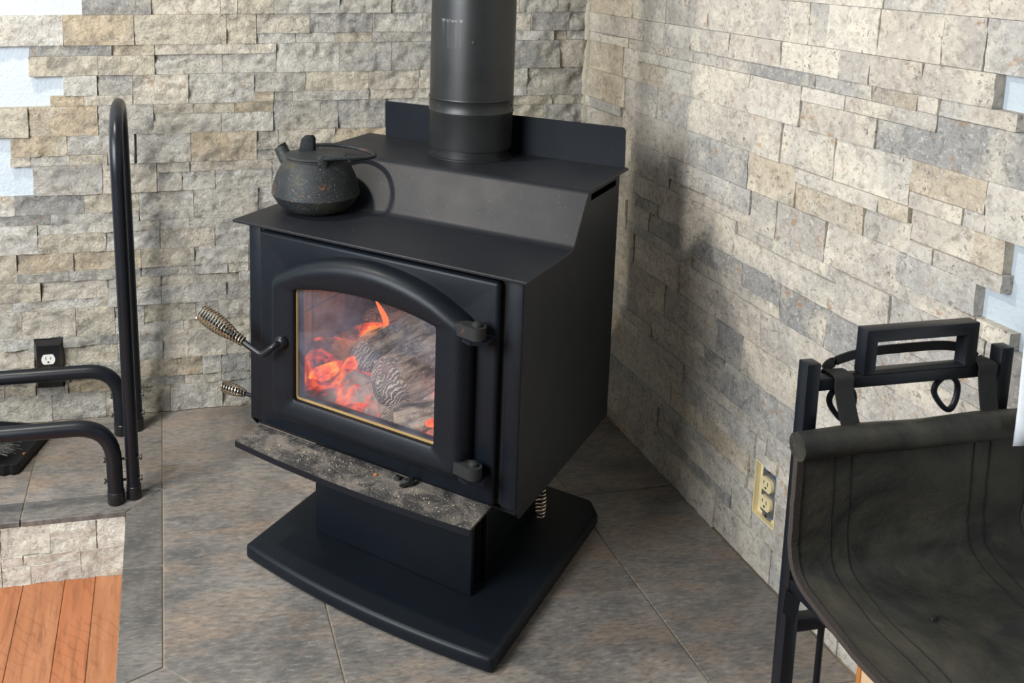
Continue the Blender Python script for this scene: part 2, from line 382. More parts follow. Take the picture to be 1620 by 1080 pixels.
def facing(rows, conv, mat, parent, pal, holes, amp, base, seed, xlim):
    r = random.Random(seed); n = 0
    for k in range(0, 17):
        groups = rows.get(k)
        if groups is None: continue
        for (a, b, xs) in groups:
            xs = [x for x in xs]
            inc = xs[-1] > xs[0]
            if not inc: xs = xs[::-1]
            proud = base + r.random() * .006
            for x0, x1 in zip(xs, xs[1:]):
                x0, x1 = max(x0, xlim[0]), min(x1, xlim[1])
                if x1 - x0 < .01: continue
                rects = [(x0, x1, (k + a) * .075, (k + b) * .075)]
                for hl in holes: rects = subtract(rects, hl)
                for q in rects:
                    o = stone('stone', *q, conv, mat, parent, r, proud + r.random() * .003, amp)
                    o.color = pick(r, pal); n += 1
    return n

# left wall: plaster at y = +DW, stones come forward (towards -y)
wl = boxo('wall_left', (-3.2, DW, -.15), (.1, DW + .1, 1.9), M_DRY); tag(wl, 'white plaster wall behind the stove, faced with rough beige and grey split stone', None, None, 'structure')
wr = boxo('wall_right', (DW, -3.6, -.15), (DW + .1, DW + .1, 1.9), M_DRY); tag(wr, 'white plaster wall on the right, faced with smoother grey and cream stone', None, None, 'structure')
convL = lambda s, z, d: (s, DW - d, z)
convR = lambda s, z, d: (DW - d, s, z)
cr = prism(bmesh.new(), [(DW - .024, DW - .0165), (DW - .0165, DW - .0215), (DW, DW - .0215), (DW, DW), (DW - .024, DW)], -.002, 1.9, lambda a, b, c: (a, b, c))
tr1 = fin('trim_1', cr, mat_flat('cream_caulk', (.50, .46, .36), .9, 0, .8, 120)); tag(tr1, 'cream caulk bead down the corner between the stone walls', None, None, 'structure')
OUT_L = (-1.474, -1.402, .094, .222)
OUT_R = (-.912, -.842, .112, .226)
def fill_right():
    r = random.Random(31)
    for k in range(0, 9):
        x = -.004; g = []
        while x > -1.9:
            L_ = .30 if x < -.01 else .12 + .05 * (k % 4)
            x1 = x - L_; t = r.choice('FFBC')
            def spl(n): 
                c = sorted(r.uniform(.25, .75) for _ in range(n)); return [x] + [x - L_ * q for q in c] + [x1]
            if t == 'F': g.append((0, 1, spl(r.choice((0, 1, 1)))))
            elif t == 'B': g += [(.66, 1, spl(r.choice((0, 1)))), (0, .66, spl(r.choice((0, 1))))]
            else: g += [(.34, 1, spl(r.choice((0, 1)))), (0, .34, spl(r.choice((0, 1))))]
            x = x1
        RIGHT_ROWS[k] = g
fill_right()
def fill_top(rows, ks, x0, step, seed):
    r = random.Random(seed)
    for k in ks:
        x = x0 - r.uniform(0, .2); g = []
        while (x > -1.6 if step < 0 else x < 0):
            n = r.choice((1, 2)); g.append((0, 1, [x + step * i / n for i in range(n + 1)])); x += step
        rows[k] = g
fill_top(LEFT_ROWS, (15, 16), -1.15, .30, 41); fill_top(RIGHT_ROWS, (16,), -.02, -.30, 42)
nl = facing(LEFT_ROWS, convL, M_STONE_L, wl, PAL_L, [OUT_L], .0085, .012, 5, (-1.75, -.004))
RIGHT_END = -1.56
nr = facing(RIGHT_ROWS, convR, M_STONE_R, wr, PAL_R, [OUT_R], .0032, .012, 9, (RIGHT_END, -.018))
print('stones', nl, nr)

# ------------------------------------------------------------------ floor and hearth
fl = boxo('floor', (-3.2, -3.6, -.20), (DW, DW, -.159), M_DARK)
tag(fl, 'orange-brown wood plank floor below the hearth step', None, None, 'structure')
r = random.Random(3)
xs = [-1.56, -1.457, -1.37, -1.305, -1.215, -1.13]
while xs[0] > -2.3: xs.insert(0, xs[0] - r.choice((.075, .09, .11)))
while xs[-1] < .0: xs.append(xs[-1] + r.choice((.075, .09, .11)))
for x0, x1 in zip(xs, xs[1:]):
    yb = r.uniform(-1.6, -1.0) if x0 < -1.2 and not (-1.56 <= x0 < -1.22) else -1.35
    for y0, y1 in ((-2.9, yb), (yb, .0 if x0 < -1.24 else -.5)):
        o = boxo('plank', (x0 + .0005, y0 + .0005, -.159), (min(x1, -.001) - .0005, y1 - .0005, -.15 ), M_PLANK, fl, .001, 1)

def clip(poly, a, b, c):      # keep a*x + b*y <= c
    out = []
    for i in range(len(poly)):
        p, q = poly[i], poly[(i + 1) % len(poly)]
        dp, dq = a * p[0] + b * p[1] - c, a * q[0] + b * q[1] - c
        if dp <= 0: out.append(p)
        if dp * dq < 0:
            t = dp / (dp - dq); out.append((p[0] + (q[0] - p[0]) * t, p[1] + (q[1] - p[1]) * t))
    return out
DG = -2.078        # inner diagonal line x + y = DG
BX, BY = -1.157, -.37
HZ = -.15
hearth_out = [(-2.1, -.002 + DW), (DW - .002, -.002 + DW), (DW - .002, DG - .11), (-1.226, -.953), (-1.226, -.434), (-2.1, -.434)]
bm = prism(bmesh.new(), hearth_out, HZ, -.0022, lambda a, b, c: (a, b, c))
he = fin('hearth', bm, M_GROUT); tag(he, 'raised corner hearth with slate-look tiles and dark border tiles', None, None, 'structure')
def tile(poly, mat, top=0.0, gap=.0013, bot=-.012):
    cx = sum(p[0] for p in poly) / len(poly); cy = sum(p[1] for p in poly) / len(poly)
    # inset every edge
    area2 = sum(poly[i][0] * poly[(i + 1) % len(poly)][1] - poly[(i + 1) % len(poly)][0] * poly[i][1] for i in range(len(poly)))
    if area2 < 0: poly = poly[::-1]
    q = list(poly)
    for i in range(len(poly)):
        a, b = poly[i], poly[(i + 1) % len(poly)]
        dx, dy = b[0] - a[0], b[1] - a[1]; L_ = math.hypot(dx, dy)
        if L_ < 1e-5: continue
        nx_, ny_ = dy / L_, -dx / L_
        q = clip(q, nx_, ny_, nx_ * a[0] + ny_ * a[1] - gap)
    if len(q) < 3: return
    bm = prism(bmesh.new(), q, bot, top, lambda a, b, c: (a, b, c))
    bevel_sharp(bm, .0012, 1)
    return fin('tile', bm, mat, he)
def R4(x0, x1, y0, y1): return [(x0, y0), (x1, y0), (x1, y1), (x0, y1)]
E_ = .004
field = [(BX, -.857, -1.173, -.573), (BX, -.557, -.573, -.27), (BX, -.557, -.27, -E_), (-.557, -.254, -.573, -.27), (-.557, -.254, -.27, -E_),
         (-.254, -E_, -.2615, -E_), (-.254, -E_, -.5615, -.2615), (-.254, -E_, -1.16, -.5615), (-.254, -E_, -1.76, -1.16), (-.254, -E_, -2.1, -1.76),
         (-.857, -.254, -.875, -.573), (-.857, -.254, -1.176, -.875), (-.857, -.254, -1.478, -1.176), (-.857, -.254, -1.78, -1.478), (BX, -.857, -1.4, -1.173)]
for f in field:
    pl = clip(R4(*f), -1, -1, -DG)
    if len(pl) > 2: tile(pl, M_TILE)
for f in [(-1.457, BX, BY, -E_), (-1.757, -1.457, BY, -E_), (-2.057, -1.757, BY, -E_)]: tile(R4(*f), M_TILE)
for a, b in [(-1.457, None), (-2.057, -1.457)]:
    if b is None: tile([(a, -.446), (-1.237, -.446), (BX, BY), (a, BY)], M_BORDER)
    else: tile(R4(a, b, -.446, BY), M_BORDER)
tile([(-1.237, -.446), (BX, BY), (BX, -.644), (-1.237, -.644)], M_BORDER)
tile([(-1.237, -.644), (BX, -.644), (BX, -.921), (-1.237, -.954)], M_BORDER)
k = .112
p0, p1 = (BX, -.921), (-1.237, -.954)
prev = 0
for s in (.45, .9, 1.19):
    a = (BX + prev, -.921 - prev); b = (BX + s, -.921 - s)
    lo = p1 if prev == 0 else (a[0] - .0565, a[1] - .0565)
    hi = (b[0] - .0565, b[1] - .0565)
    if s == 1.19: a2 = (-E_, DG + E_); hi = (-E_, DG - .113 + E_); b = a2
    tile([a, b, hi, lo], M_BORDER); prev = s
# stone riser under the step
r = random.Random(12)
convH = lambda s, z, d: (s, -.437 - d, z)
for (x0, x1, z0, z1) in [(-1.50, -1.397, -.08, -.013), (-1.397, -1.30, -.05, -.013), (-1.30, -1.238, -.082, -.013), (-1.397, -1.30, -.082, -.05),
                         (-1.50, -1.455, -.104, -.08), (-1.455, -1.335, -.104, -.082), (-1.50, -1.44, -.15, -.104), (-1.44, -1.335, -.15, -.104), (-1.335, -1.238, -.15, -.082),
                         (-1.62, -1.50, -.08, -.013), (-1.70, -1.50, -.15, -.08), (-1.76, -1.62, -.08, -.013), (-1.85, -1.70, -.15, -.08)]:
    o = stone('stone', x0, x1, z0, z1, convH, M_STONE_W, he, r, .008, .0055); o.color = (.97, .94 - .03 * r.random(), .80, 1)
convH2 = lambda s, z, d: (-1.229 - d, s, z)
for i in range(4):
    for z0, z1 in ((-.15, -.082), (-.082, -.013)):
        y1 = -.447 - i * .126; o = stone('stone', y1 - .126, y1, z0, z1, convH2, M_STONE_L, he, r, .006, .002); o.color = (.76, .72, .64, 1)

# ------------------------------------------------------------------ wood stove (built in its own axes: u right, v back, z up)
U0, V0 = .006, -.86
sx = lambda u, v: (math.sqrt(.5) * (u + v), math.sqrt(.5) * (v - u))
st = empty('wood_stove', (*sx(U0, V0), 0), -PI / 4)
tag(st, 'black steel wood stove burning on a corner hearth in front of stone walls', 'stove')
OFF = (-U0, -V0, 0)
def S(name, bm, mat=None, parent=st, ang=.6): return fin(name, bm, mat or M_BLACK, parent, off=OFF, angle=ang)
def arc_pts(a, b, sag, n):
    """points from a to b bowed by sag along -v"""
    return [(a[0] + (b[0] - a[0]) * i / n, a[1] + (b[1] - a[1]) * i / n - sag * 4 * (i / n) * (1 - i / n)) for i in range(n + 1)]
XYZ = lambda a, b, c: (a, b, c)
# floor plate with bowed front
pl = arc_pts((-.243, -1.163), (.305, -1.168), .022, 16) + [(.305, -.652), (.277, -.61), (-.215, -.61), (-.243, -.652)]
bm = prism(bmesh.new(), pl, 0.0, .031, XYZ); bevel_sharp(bm, .009, 3); S('base_plate', bm)
# pedestal
S('pedestal', box(bmesh.new(), (-.140, -1.000, .031), (.190, -.66, .245), .003))
bm = box(bmesh.new(), (-.152, -1.048, .032), (.203, -1.034, .262), .003)
S('ash_drawer_front', bm)
bm = box(bmesh.new(), (.193, -.992, .032), (.206, -.986, .258), .0015); S('pedestal_flange', bm)
bm = box(bmesh.new(), (-.156, -.992, .032), (-.143, -.986, .258), .0015); S('pedestal_flange', bm)
# side jackets
prof = [(-1.085, .256), (-1.085, .678), (-.902, .678), (-.832, .773), (-.618, .773), (-.618, .238), (-1.07, .238)]
slot = [(-.783, .744), (-.783, .757), (-.640, .757), (-.640, .744)]
bm = prism(bmesh.new(), prof, .298, .302, lambda a, b, c: (c, a, b), [slot]); S('side_panel', bm)
bm = prism(bmesh.new(), prof, -.288, -.284, lambda a, b, c: (c, a, b), [slot]); S('side_panel', bm)
S('side_trim', box(bmesh.new(), (.2725, -1.088, .258), (.3015, -1.081, .678), .003))
S('side_trim', box(bmesh.new(), (-.2875, -1.088, .258), (-.2575, -1.081, .678), .003))
S('back_panel', box(bmesh.new(), (-.284, -.622, .238), (.298, -.618, .770), .001))
S('bottom_panel', box(bmesh.new(), (-.284, -1.07, .240), (.298, -.622, .246), .001))
# bent cooktop
prof2 = fillet([(0, -1.110, .6815), (0, -.902, .6815), (0, -.832, .777), (0, -.606, .777)], .022, 8)
bm = bmesh.new()
top = [(p.y, p.z) for p in prof2]
bot = []
for i, p in enumerate(prof2):
    t = (prof2[min(i + 1, len(prof2) - 1)] - prof2[max(i - 1, 0)]).normalized(); bot.append((p.y + t.z * .0055, p.z - t.y * .0055))
prism(bm, top + bot[::-1], -.312, .316, lambda a, b, c: (c, a, b)); bevel_sharp(bm, .0012, 1, 1.0); S('cooktop', bm, M_BLACK_TOP)
# heat shield at the rear edge
def rr(x0, x1, z0, z1, r_, n=5):
    out = []
    for cx, cz, a0 in ((x1 - r_, z1 - r_, 0), (x0 + r_, z1 - r_, PI / 2)):
        for i in range(n + 1): out.append((cx + r_ * math.cos(a0 + PI / 2 * i / n), cz + r_ * math.sin(a0 + PI / 2 * i / n)))
    return out + [(x0, z0), (x1, z0)]
bm = prism(bmesh.new(), rr(-.262, .309, .777, .861, .008), -.6125, -.6095, lambda a, b, c: (a, c - max(0, b - .81) * .12, b)); S('heat_shield', bm)
for a_, b_ in ((.262, .276), (-.262, -.246)): S('gap_shade_strip', box(bmesh.new(), (a_, -1.0845, .262), (b_, -1.0815, .672)), M_DARK)  # black strips as painted shade in the gaps beside the front panel
# door-shaped outlines
def arch(uc, hw, z0, zs, zt, rb, rt, n=14, m_=5):
    """closed outline: straight sides, bowed top, rounded corners; constant point count, starts bottom left"""
    R = (hw * hw + (zt - zs) ** 2) / (2 * (zt - zs)); cz = zt - R
    pts = [Vector((uc - hw, z0, 0)), Vector((uc + hw, z0, 0)), Vector((uc + hw, zs, 0))]
    amax = math.asin(hw / R)
    arcp = [(uc + R * math.sin(amax * (1 - 2 * i / n)), cz + R * math.cos(amax * (1 - 2 * i / n))) for i in range(n + 1)]
    def corner(a, b, c, r_):
        a, b, c = Vector(a), Vector(b), Vector(c)
        d1 = (a - b).normalized(); d2 = (c - b).normalized(); ang = d1.angle(d2); t = r_ / math.tan(ang / 2)
        p1, p2 = b + d1 * t, b + d2 * t
        return [tuple(p1 * (1 - s) ** 2 + b * 2 * s * (1 - s) + p2 * s * s) for s in [i / m_ for i in range(m_ + 1)]]
    BL, BR = (uc - hw, z0), (uc + hw, z0); TR, TL = arcp[0], arcp[-1]
    o = corner(TL, BL, BR, rb) + corner(BL, BR, TR, rb) + corner(BR, TR, arcp[1], rt)
    lim = rt * 1.2
    o += [q for q in arcp[2:-2]]
    o += corner(arcp[-2], TL, BL, rt)
    return o
GLO = arch(.0095, .1535, .355, .577, .597, .008, .008)
# front panel with its opening
bm = prism(bmesh.new(), [(-.250, .262), (.265, .262), (.265, .668), (-.250, .668)], -1.103, -1.083, lambda a, b, c: (a, c, b), [arch(.0095, .158, .350, .580, .602, .008, .008)])
bevel_sharp(bm, .007, 3); S('front_panel', bm)
# door: lofted frame
lps = [(arch(.0125, .2125, .3055, .592, .658, .022, .030), -1.103), (arch(.0125, .2125, .3055, .592, .658, .022, .030), -1.119),
       (arch(.0125, .2075, .3105, .588, .653, .020, .028), -1.132), (arch(.0125, .199, .319, .584, .644, .018, .024), -1.1395), (arch(.0122, .188, .329, .580, .631, .015, .018), -1.1405),
       (arch(.0110, .172, .341, .578, .615, .012, .014), -1.136), (arch(.0098, .158, .3515, .577, .6005, .010, .010), -1.1345), (GLO, -1.132), (GLO, -1.1165)]
bm = bmesh.new(); rings = [[bm.verts.new((a, v_, b)) for a, b in lp] for lp, v_ in lps]
nn = len(rings[0])
for A, B in zip(rings, rings[1:]):
    for i in range(nn): bm.faces.new((A[i], A[(i + 1) % nn], B[(i + 1) % nn], B[i]))
A, B = rings[-1], rings[0]
for i in range(nn): bm.faces.new((A[i], A[(i + 1) % nn], B[(i + 1) % nn], B[i]))
door = S('door', bm, None, st, .9)
M_GASKET = mat_flat('gasket_rope', (.34, .22, .08), .7, 0, .6, 700)
bm = tube(bmesh.new(), [(a + (.0012 if a < 0 else -.0012), -1.1205, b + (.001 if b < .4 else -.001)) for a, b in GLO], .0030, 8, closed=True); S('gasket', bm, M_GASKET, door)
q = NT('fire_glass')
tr = q.n('ShaderNodeBsdfTransparent'); gl = q.n('ShaderNodeBsdfGlossy'); df = q.n('ShaderNodeBsdfDiffuse'); fr = q.n('ShaderNodeFresnel'); fr.inputs[0].default_value = 1.75
tr.inputs[0].default_value = (.95, .93, .92, 1); gl.inputs['Roughness'].default_value = .16; df.inputs[0].default_value = (.50, .54, .68, 1)
v = q.coord(False); reflection_haze = q.ramp(q.noise(v, 9, 5, .6, 1.0), [(.35, .02), (.75, .10)])  # bluish daylight reflection painted on the pane as patchy diffuse haze
m1 = q.n('ShaderNodeMixShader'); q.l(reflection_haze, m1.inputs[0]); q.l(tr.outputs[0], m1.inputs[1]); q.l(df.outputs[0], m1.inputs[2])
m2 = q.n('ShaderNodeMixShader'); ge = q.n('ShaderNodeNewGeometry'); q.l(q.math('MULTIPLY', q.math('MULTIPLY', fr.outputs[0], .20), q.math('SUBTRACT', 1.0, ge.outputs['Backfacing'])), m2.inputs[0]); q.l(m1.outputs[0], m2.inputs[1]); q.l(gl.outputs[0], m2.inputs[2]); q.l(m2.outputs[0], q.out.inputs[0])
bm = prism(bmesh.new(), [(a, b) for a, b in arch(.0095, .1525, .356, .576, .596, .008, .008)], -1.1215, -1.1180, lambda a, b, c: (a, c, b)); S('glass_pane', bm, q.m, door)
# hinges
for zc in (.588, .338):
    hg = S('hinge', prism(bmesh.new(), [(.203, -1.126), (.203, -1.139), (.222, -1.143)] + [(.240 + .0155 * math.cos(t), -1.131 + .0155 * math.sin(t)) for t in [-1.9 + i * .35 for i in range(11)]] + [(.222, -1.119)], zc - .013, zc + .009, XYZ), M_CAST, st)
    bm = lathe(bmesh.new(), [(0, .0065), (.005, .006), (.0082, .0035), (.009, 0), (.009, -.004), (0, -.004)], (.240, -1.131, zc + .010), 20); S('pin', bm, M_CAST, hg)
    bm = prism(bmesh.new(), [(.218, -1.103), (.218, -1.143), (.236, -1.151), (.262, -1.136), (.262, -1.103)], zc - .020, zc - .014, XYZ); S('hinge_bracket', bm, M_BLACK, hg)
# door handle
hd = S('door_handle', tube(bmesh.new(), fillet([(-.166, -1.138, .471), (-.166, -1.160, .471), (-.191, -1.168, .447), (-.245, -1.168, .4655), (-.344, -1.168, .4975)], .016, 5), .0062, 12), M_TUBE)
bm = lathe(bmesh.new(), [(.0135, -.004), (.0135, .003), (.0105, .008), (.006, .0105), (0, .011)], n=20)
bmesh.ops.transform(bm, matrix=Matrix.Translation((-.166, -1.140, .471)) @ Matrix.Rotation(PI / 2, 4, 'X'), verts=bm.verts); S('boss', bm, M_TUBE, hd)
def grip(s):
    return .0088 + .0092 * math.sin(min(1, max(0, (s - .12) / .88)) * PI * .78) ** 1.4 if s > .12 else .0086
bm = coil(bmesh.new(), (-.236, -1.168, .4625), (-.347, -1.168, .4985), grip, 17, .00165); S('spring_grip', bm, M_SPRING, hd)
# air control below left, damper below right
ac = S('air_control_rod', tube(bmesh.new(), [(-.27, -1.0, .2495), (-.44, -1.0, .2495)], .0045, 10), M_TUBE)
bm = coil(bmesh.new(), (-.374, -1.0, .2495), (-.442, -1.0, .2495), lambda s: .0068 + .0058 * math.sin(min(1, s * 1.02) * PI * .72) ** 1.3, 9, .0016); S('spring_grip', bm, M_SPRING, ac)
dr = S('damper_rod', tube(bmesh.new(), fillet([(.288, -.80, .234), (.288, -.936, .234), (.288, -.938, .20)], .012, 4), .0042, 10), M_TUBE)
bm = coil(bmesh.new(), (.289, -.938, .228), (.289, -.943, .172), lambda s: .0062 + .0034 * math.sin(min(1, s) * PI * .8), 8, .0014); S('spring_grip', bm, M_SPRING, dr)
# ash lip with ash on it
q = NT('ash_dusted_steel'); v = q.coord(False)
c = q.mix(q.ramp(q.noise(v, 16, 8, .7, .8), [(.42, 0.0), (.62, .85)]), (.03, .028, .027), (.21, .18, .15))
c = q.mix(q.ramp(q.noise(v, 60, 5, .7), [(.55, 0.0), (.66, .8)]), c, (.012, .011, .01))
c = q.mix(q.ramp(q.noise(v, 380, 3, .6), [(.62, 0.0), (.70, .9)]), c, (.52, .46, .38))
q.set(c, .75); q.bump(q.noise(v, 200, 6, .7), .5, .004); M_ASH = q.m
lp = arc_pts((-.247, -1.184), (.262, -1.182), .013, 14) + [(.262, -1.100), (-.247, -1.106)]
bm = prism(bmesh.new(), lp, .2585, .2625, XYZ); lip = S('ash_lip', bm, M_ASH)
fr_ = arc_pts((-.247, -1.1845), (.262, -1.1825), .013, 14); bk = arc_pts((-.247, -1.1815), (.262, -1.1795), .013, 14)
bm = prism(bmesh.new(), fr_ + bk[::-1], .2500, .2620, XYZ); S('lip_edge', bm, M_BLACK, lip)
# firebox lining
q = NT('fire_brick'); v = q.coord(True)
q.set(q.mix(q.ramp(q.noise(v, 14, 6), [(.35, 0.0), (.65, 1.0)]), (.10, .085, .075), (.30, .25, .21)), .9); q.bump(q.noise(v, 90, 6), .5, .006); M_BRICK = q.m
fb = S('firebox', box(box(box(box(box(bmesh.new(), (-.26, -.668, .266), (.272, -.660, .668)), (-.268, -1.080, .266), (-.26, -.66, .668)), (.272, -1.080, .266), (.280, -.66, .668)), (-.268, -1.080, .258), (.280, -.66, .266)), (-.268, -1.080, .664), (.280, -.66, .672)), M_DARK)
for i in range(4):
    u0 = -.258 + i * .1325
    for j in range(2): S('brick', box(bmesh.new(), (u0 + .001, -.700, .300 + j * .165), (u0 + .1315, -.669, .463 + j * .165), .002, 1), M_BRICK, fb)
for i in range(3):
    v0 = -1.075 + i * .124
    for (ua, ub) in ((-.259, -.230), (.242, .271)):
        for j in range(2): S('brick', box(bmesh.new(), (ua, v0 + .001, .300 + j * .165), (ub, v0 + .123, .463 + j * .165), .002, 1), M_BRICK, fb)
# pipe collar on the cooktop
PU, PV = -.006, -.682
S('pipe_collar', lathe(bmesh.new(), [(.078, 0), (.0885, 0), (.0885, .0025), (.0815, .004), (.0815, .021), (.078, .021)], (PU, PV, .7775), 56), M_PIPE)

# stove pipe
q = NT('flue_pipe_paint'); v = q.coord(False)
c = q.mix(q.ramp(q.noise(v, 9, 6, .6), [(.35, 0.0), (.7, 1.0)]), (.0105, .0115, .0115), (.018, .0195, .019))
sc = q.coord(False, (60, 60, 6)); c = q.mix(q.ramp(q.noise(sc, 1.5, 5, .7), [(.70, 0.0), (.78, .16)]), c, (.3, .31, .30))
tco = q.n('ShaderNodeTexCoord'); sep = q.n('ShaderNodeSeparateXYZ'); q.l(tco.outputs['Object'], sep.inputs[0])
def band(o_, lo, hi): return q.math('MULTIPLY', q.math('GREATER_THAN', o_, lo), q.math('LESS_THAN', o_, hi))
lab = q.math('MULTIPLY', q.math('MULTIPLY', band(sep.outputs[0], -.030, .022), band(sep.outputs[2], .216, .276)), q.math('LESS_THAN', sep.outputs[1], 0.0))
stk = q.math('MULTIPLY', lab, q.ramp(q.noise(q.coord(False, (1, 1, .05)), 260, 3, .6), [(.52, 0.0), (.66, .10)]))
top_ = q.math('MULTIPLY', q.math('MULTIPLY', lab, band(sep.outputs[2], .270, .276)), q.ramp(q.noise(v, 180, 4), [(.45, 0.0), (.6, .35)]))
c = q.mix(q.math('MAXIMUM', stk, top_), c, (.42, .43, .42))
q.set(c, q.ramp(q.noise(v, 8, 5), [(.3, .36), (.7, .5)])); M_FLUE = q.m
sp = empty('stove_pipe', (*sx(PU, PV), .7975), -PI / 4); tag(sp, 'black round flue pipe rising from the top of the wood stove', 'pipe')
P = lambda name, prof_: fin(name, lathe(bmesh.new(), prof_, (0, 0, 0), 72), M_FLUE, sp, angle=.5)
P('lower_section', [(.084, .001), (.0875, .001), (.088, .003), (.0885, .074), (.0895, .076), (.0895, .078), (.084, .078)])
P('crimp_band', [(.084, .078), (.0902, .078), (.0908, .080), (.0902, .082), (.0892, .084), (.0892, .103), (.0902, .105), (.0908, .107), (.0902, .109), (.084, .109)])
P('upper_section', [(.084, .109), (.0888, .109), (.0888, .95), (.084, .95)])
for ang, z in ((-1.95, .094), (.15, .094), (-1.1, .23)):
    b = lathe(bmesh.new(), [(.0032, 0), (.003, .0016), (0, .002)], (0, 0, 0), 10)
    bmesh.ops.transform(b, matrix=Matrix.Translation((.0885 * math.cos(ang), .0885 * math.sin(ang), z)) @ Matrix.Rotation(ang, 4, 'Z') @ Matrix.Rotation(PI / 2, 4, 'Y'), verts=b.verts)
    fin('rivet', b, M_BOLT, sp)

# ------------------------------------------------------------------ kettle on the cooktop
KU, KV, KZ = -.219, -.955, .682
ke = empty('kettle', (*sx(KU, KV), KZ), -PI / 4)
tag(ke, 'rusty dark cast iron kettle standing on the left end of the stove top', 'kettle')
q = NT('rusty_cast_iron'); v = q.coord(False)
c = q.mix(q.ramp(q.noise(v, 18, 6), [(.35, 0.0), (.65, 1.0)]), (.0115, .0135, .015), (.024, .027, .028))
sp_ = q.math('MULTIPLY', q.ramp(q.noise(v, 400, 2, .5), [(.64, 0.0), (.69, .55)]), q.ramp(q.noise(v, 11, 3), [(.40, 0.0), (.55, 1.0)]))
c = q.mix(sp_, c, (.34, .33, .22))
c = q.mix(q.ramp(q.noise(v, 26, 8, .7, .8), [(.585, 0.0), (.70, .85)]), c, (.17, .062, .02))
c = q.mix(q.ramp(q.noise(v, 19, 5, .6), [(.58, 0.0), (.70, .55)]), c, (.06, .05, .018))
q.set(c, .56, spec=.3); q.bump(q.noise(v, 240, 6, .7), .35, .003); M_KET = q.m
K = lambda name, bm, par=ke, mat=None, ang=.5: fin(name, bm, mat or M_KET, par, angle=ang)
body = K('body', lathe(bmesh.new(), [(0, 0), (.052, 0), (.066, .006), (.080, .018), (.0895, .033), (.0915, .0375), (.0905, .041), (.0875, .056), (.082, .074), (.074, .090), (.0655, .102), (.060, .108), (.060, .112), (.052, .112), (.052, .106), (0, .104)], n=64))
bm = tube(bmesh.new(), [(-.056, 0, .078), (-.074, 0, .097), (-.086, 0, .110), (-.091, 0, .121)], [.021, .017, .0145, .0138], 18, cap=False)
tube(bm, [(-.091, 0, .121), (-.0905, 0, .1205), (-.086, 0, .111), (-.076, 0, .098)], [.0138, .0108, .0105, .010], 18, cap=False)
K('spout', bm)
lid = K('lid', lathe(bmesh.new(), [(0, .122), (.030, .1205), (.050, .1185), (.0615, .1165), (.0635, .1145), (.0625, .1125), (.052, .1125), (0, .1125)], n=56))
bm = prism(bmesh.new(), [(-.016, .119), (.016, .119), (.014, .134), (.0125, .147), (.007, .154), (-.006, .154), (-.0125, .147), (-.014, .134)], -.0055, .0055, lambda a, b, c: (a * .8 - .022 + (b - .119) * .12, c + a * .6, b)); bevel_sharp(bm, .0018, 2); K('lid_knob', bm, lid)
for s in (-1, 1):
    bm = prism(bmesh.new(), [(-.009, .098), (.010, .098), (.011, .119), (.006, .126), (-.004, .126), (-.009, .119)], .058, .066, lambda a, b, c: (a + .004, s * c, b)); bevel_sharp(bm, .0018, 2); bmesh.ops.rotate(bm, verts=bm.verts, matrix=Matrix.Rotation(.76, 3, 'Z')); K('handle_lug', bm)
loop = [(x_, y_, z_ - .10 * max(0, x_)) for x_, y_, z_ in [(.006, -.067, .121), (.030, -.0685, .124), (.062, -.064, .1255), (.092, -.050, .1255), (.113, -.026, .1245), (.121, 0, .124), (.113, .026, .1245), (.092, .050, .1255), (.062, .064, .1255), (.030, .0685, .124), (.006, .067, .121)]]
bm = tube(bmesh.new(), smooth_path(loop, 6), .0055, 12, flat=.72); bmesh.ops.rotate(bm, verts=bm.verts, matrix=Matrix.Rotation(.76, 3, 'Z')); K('bail_handle', bm)

# ------------------------------------------------------------------ the fire
fire = lambda u, v, z: (*sx(u, v), z)
q = NT('charred_log'); v = q.coord(True)
sv = q.n('ShaderNodeVectorMath', operation='MULTIPLY'); q.l(v, sv.inputs[0]); sv.inputs[1].default_value = (.22, 1, 1); g = sv.outputs[0]
n1 = q.noise(g, 42, 9, .72, .3); n2 = q.noise(v, 30, 7, .7)
c = q.mix(q.ramp(n1, [(.38, 0.0), (.58, 1.0)]), (.06, .054, .05), (.62, .54, .43))
c = q.mix(q.ramp(n2, [(.52, 0.0), (.64, .85)]), c, (.035, .033, .032))
c = q.mix(q.ramp(q.noise(v, 140, 4, .7), [(.58, 0.0), (.68, .7)]), c, (.62, .56, .46))
q.set(c, .95)
hot = q.ramp(q.noise(v, 16, 5, .6, .6), [(.68, 0.0), (.82, 1.0)])
q.l(q.ramp(hot, [(0.0, (0, 0, 0)), (.5, (.9, .06, .01)), (1.0, (1, .22, .03))]), q.b.inputs['Emission Color']); q.b.inputs['Emission Strength'].default_value = .8
q.bump(q.math('ADD', n1, q.math('MULTIPLY', n2, .6)), 1.0, .016); M_LOG = q.m
q = NT('ash_striped_log_end'); v = q.coord(True)
wv = q.n('ShaderNodeTexWave', wave_type='RINGS', rings_direction='SPHERICAL'); q.val(wv, Scale=44.0, Distortion=14.0, Detail=5.0)
ofs = q.n('ShaderNodeVectorMath', operation='ADD'); tco = q.n('ShaderNodeTexCoord'); q.l(tco.outputs['Object'], ofs.inputs[0]); ofs.inputs[1].default_value = (.0, .09, .05); q.l(ofs.outputs[0], wv.inputs['Vector'])
c = q.mix(q.ramp(wv.outputs['Fac'], [(.20, 0.0), (.75, 1.0)]), (.20, .165, .135), (.58, .51, .40))
c = q.mix(q.ramp(q.noise(v, 26, 6), [(.48, 0.0), (.62, .8)]), c, (.13, .11, .095))
c = q.mix(q.ramp(q.noise(v, 20, 6), [(.56, 0.0), (.7, .6)]), c, (.36, .12, .07))
q.set(c, .95); q.bump(wv.outputs['Fac'], .9, .006); M_LOGEND = q.m
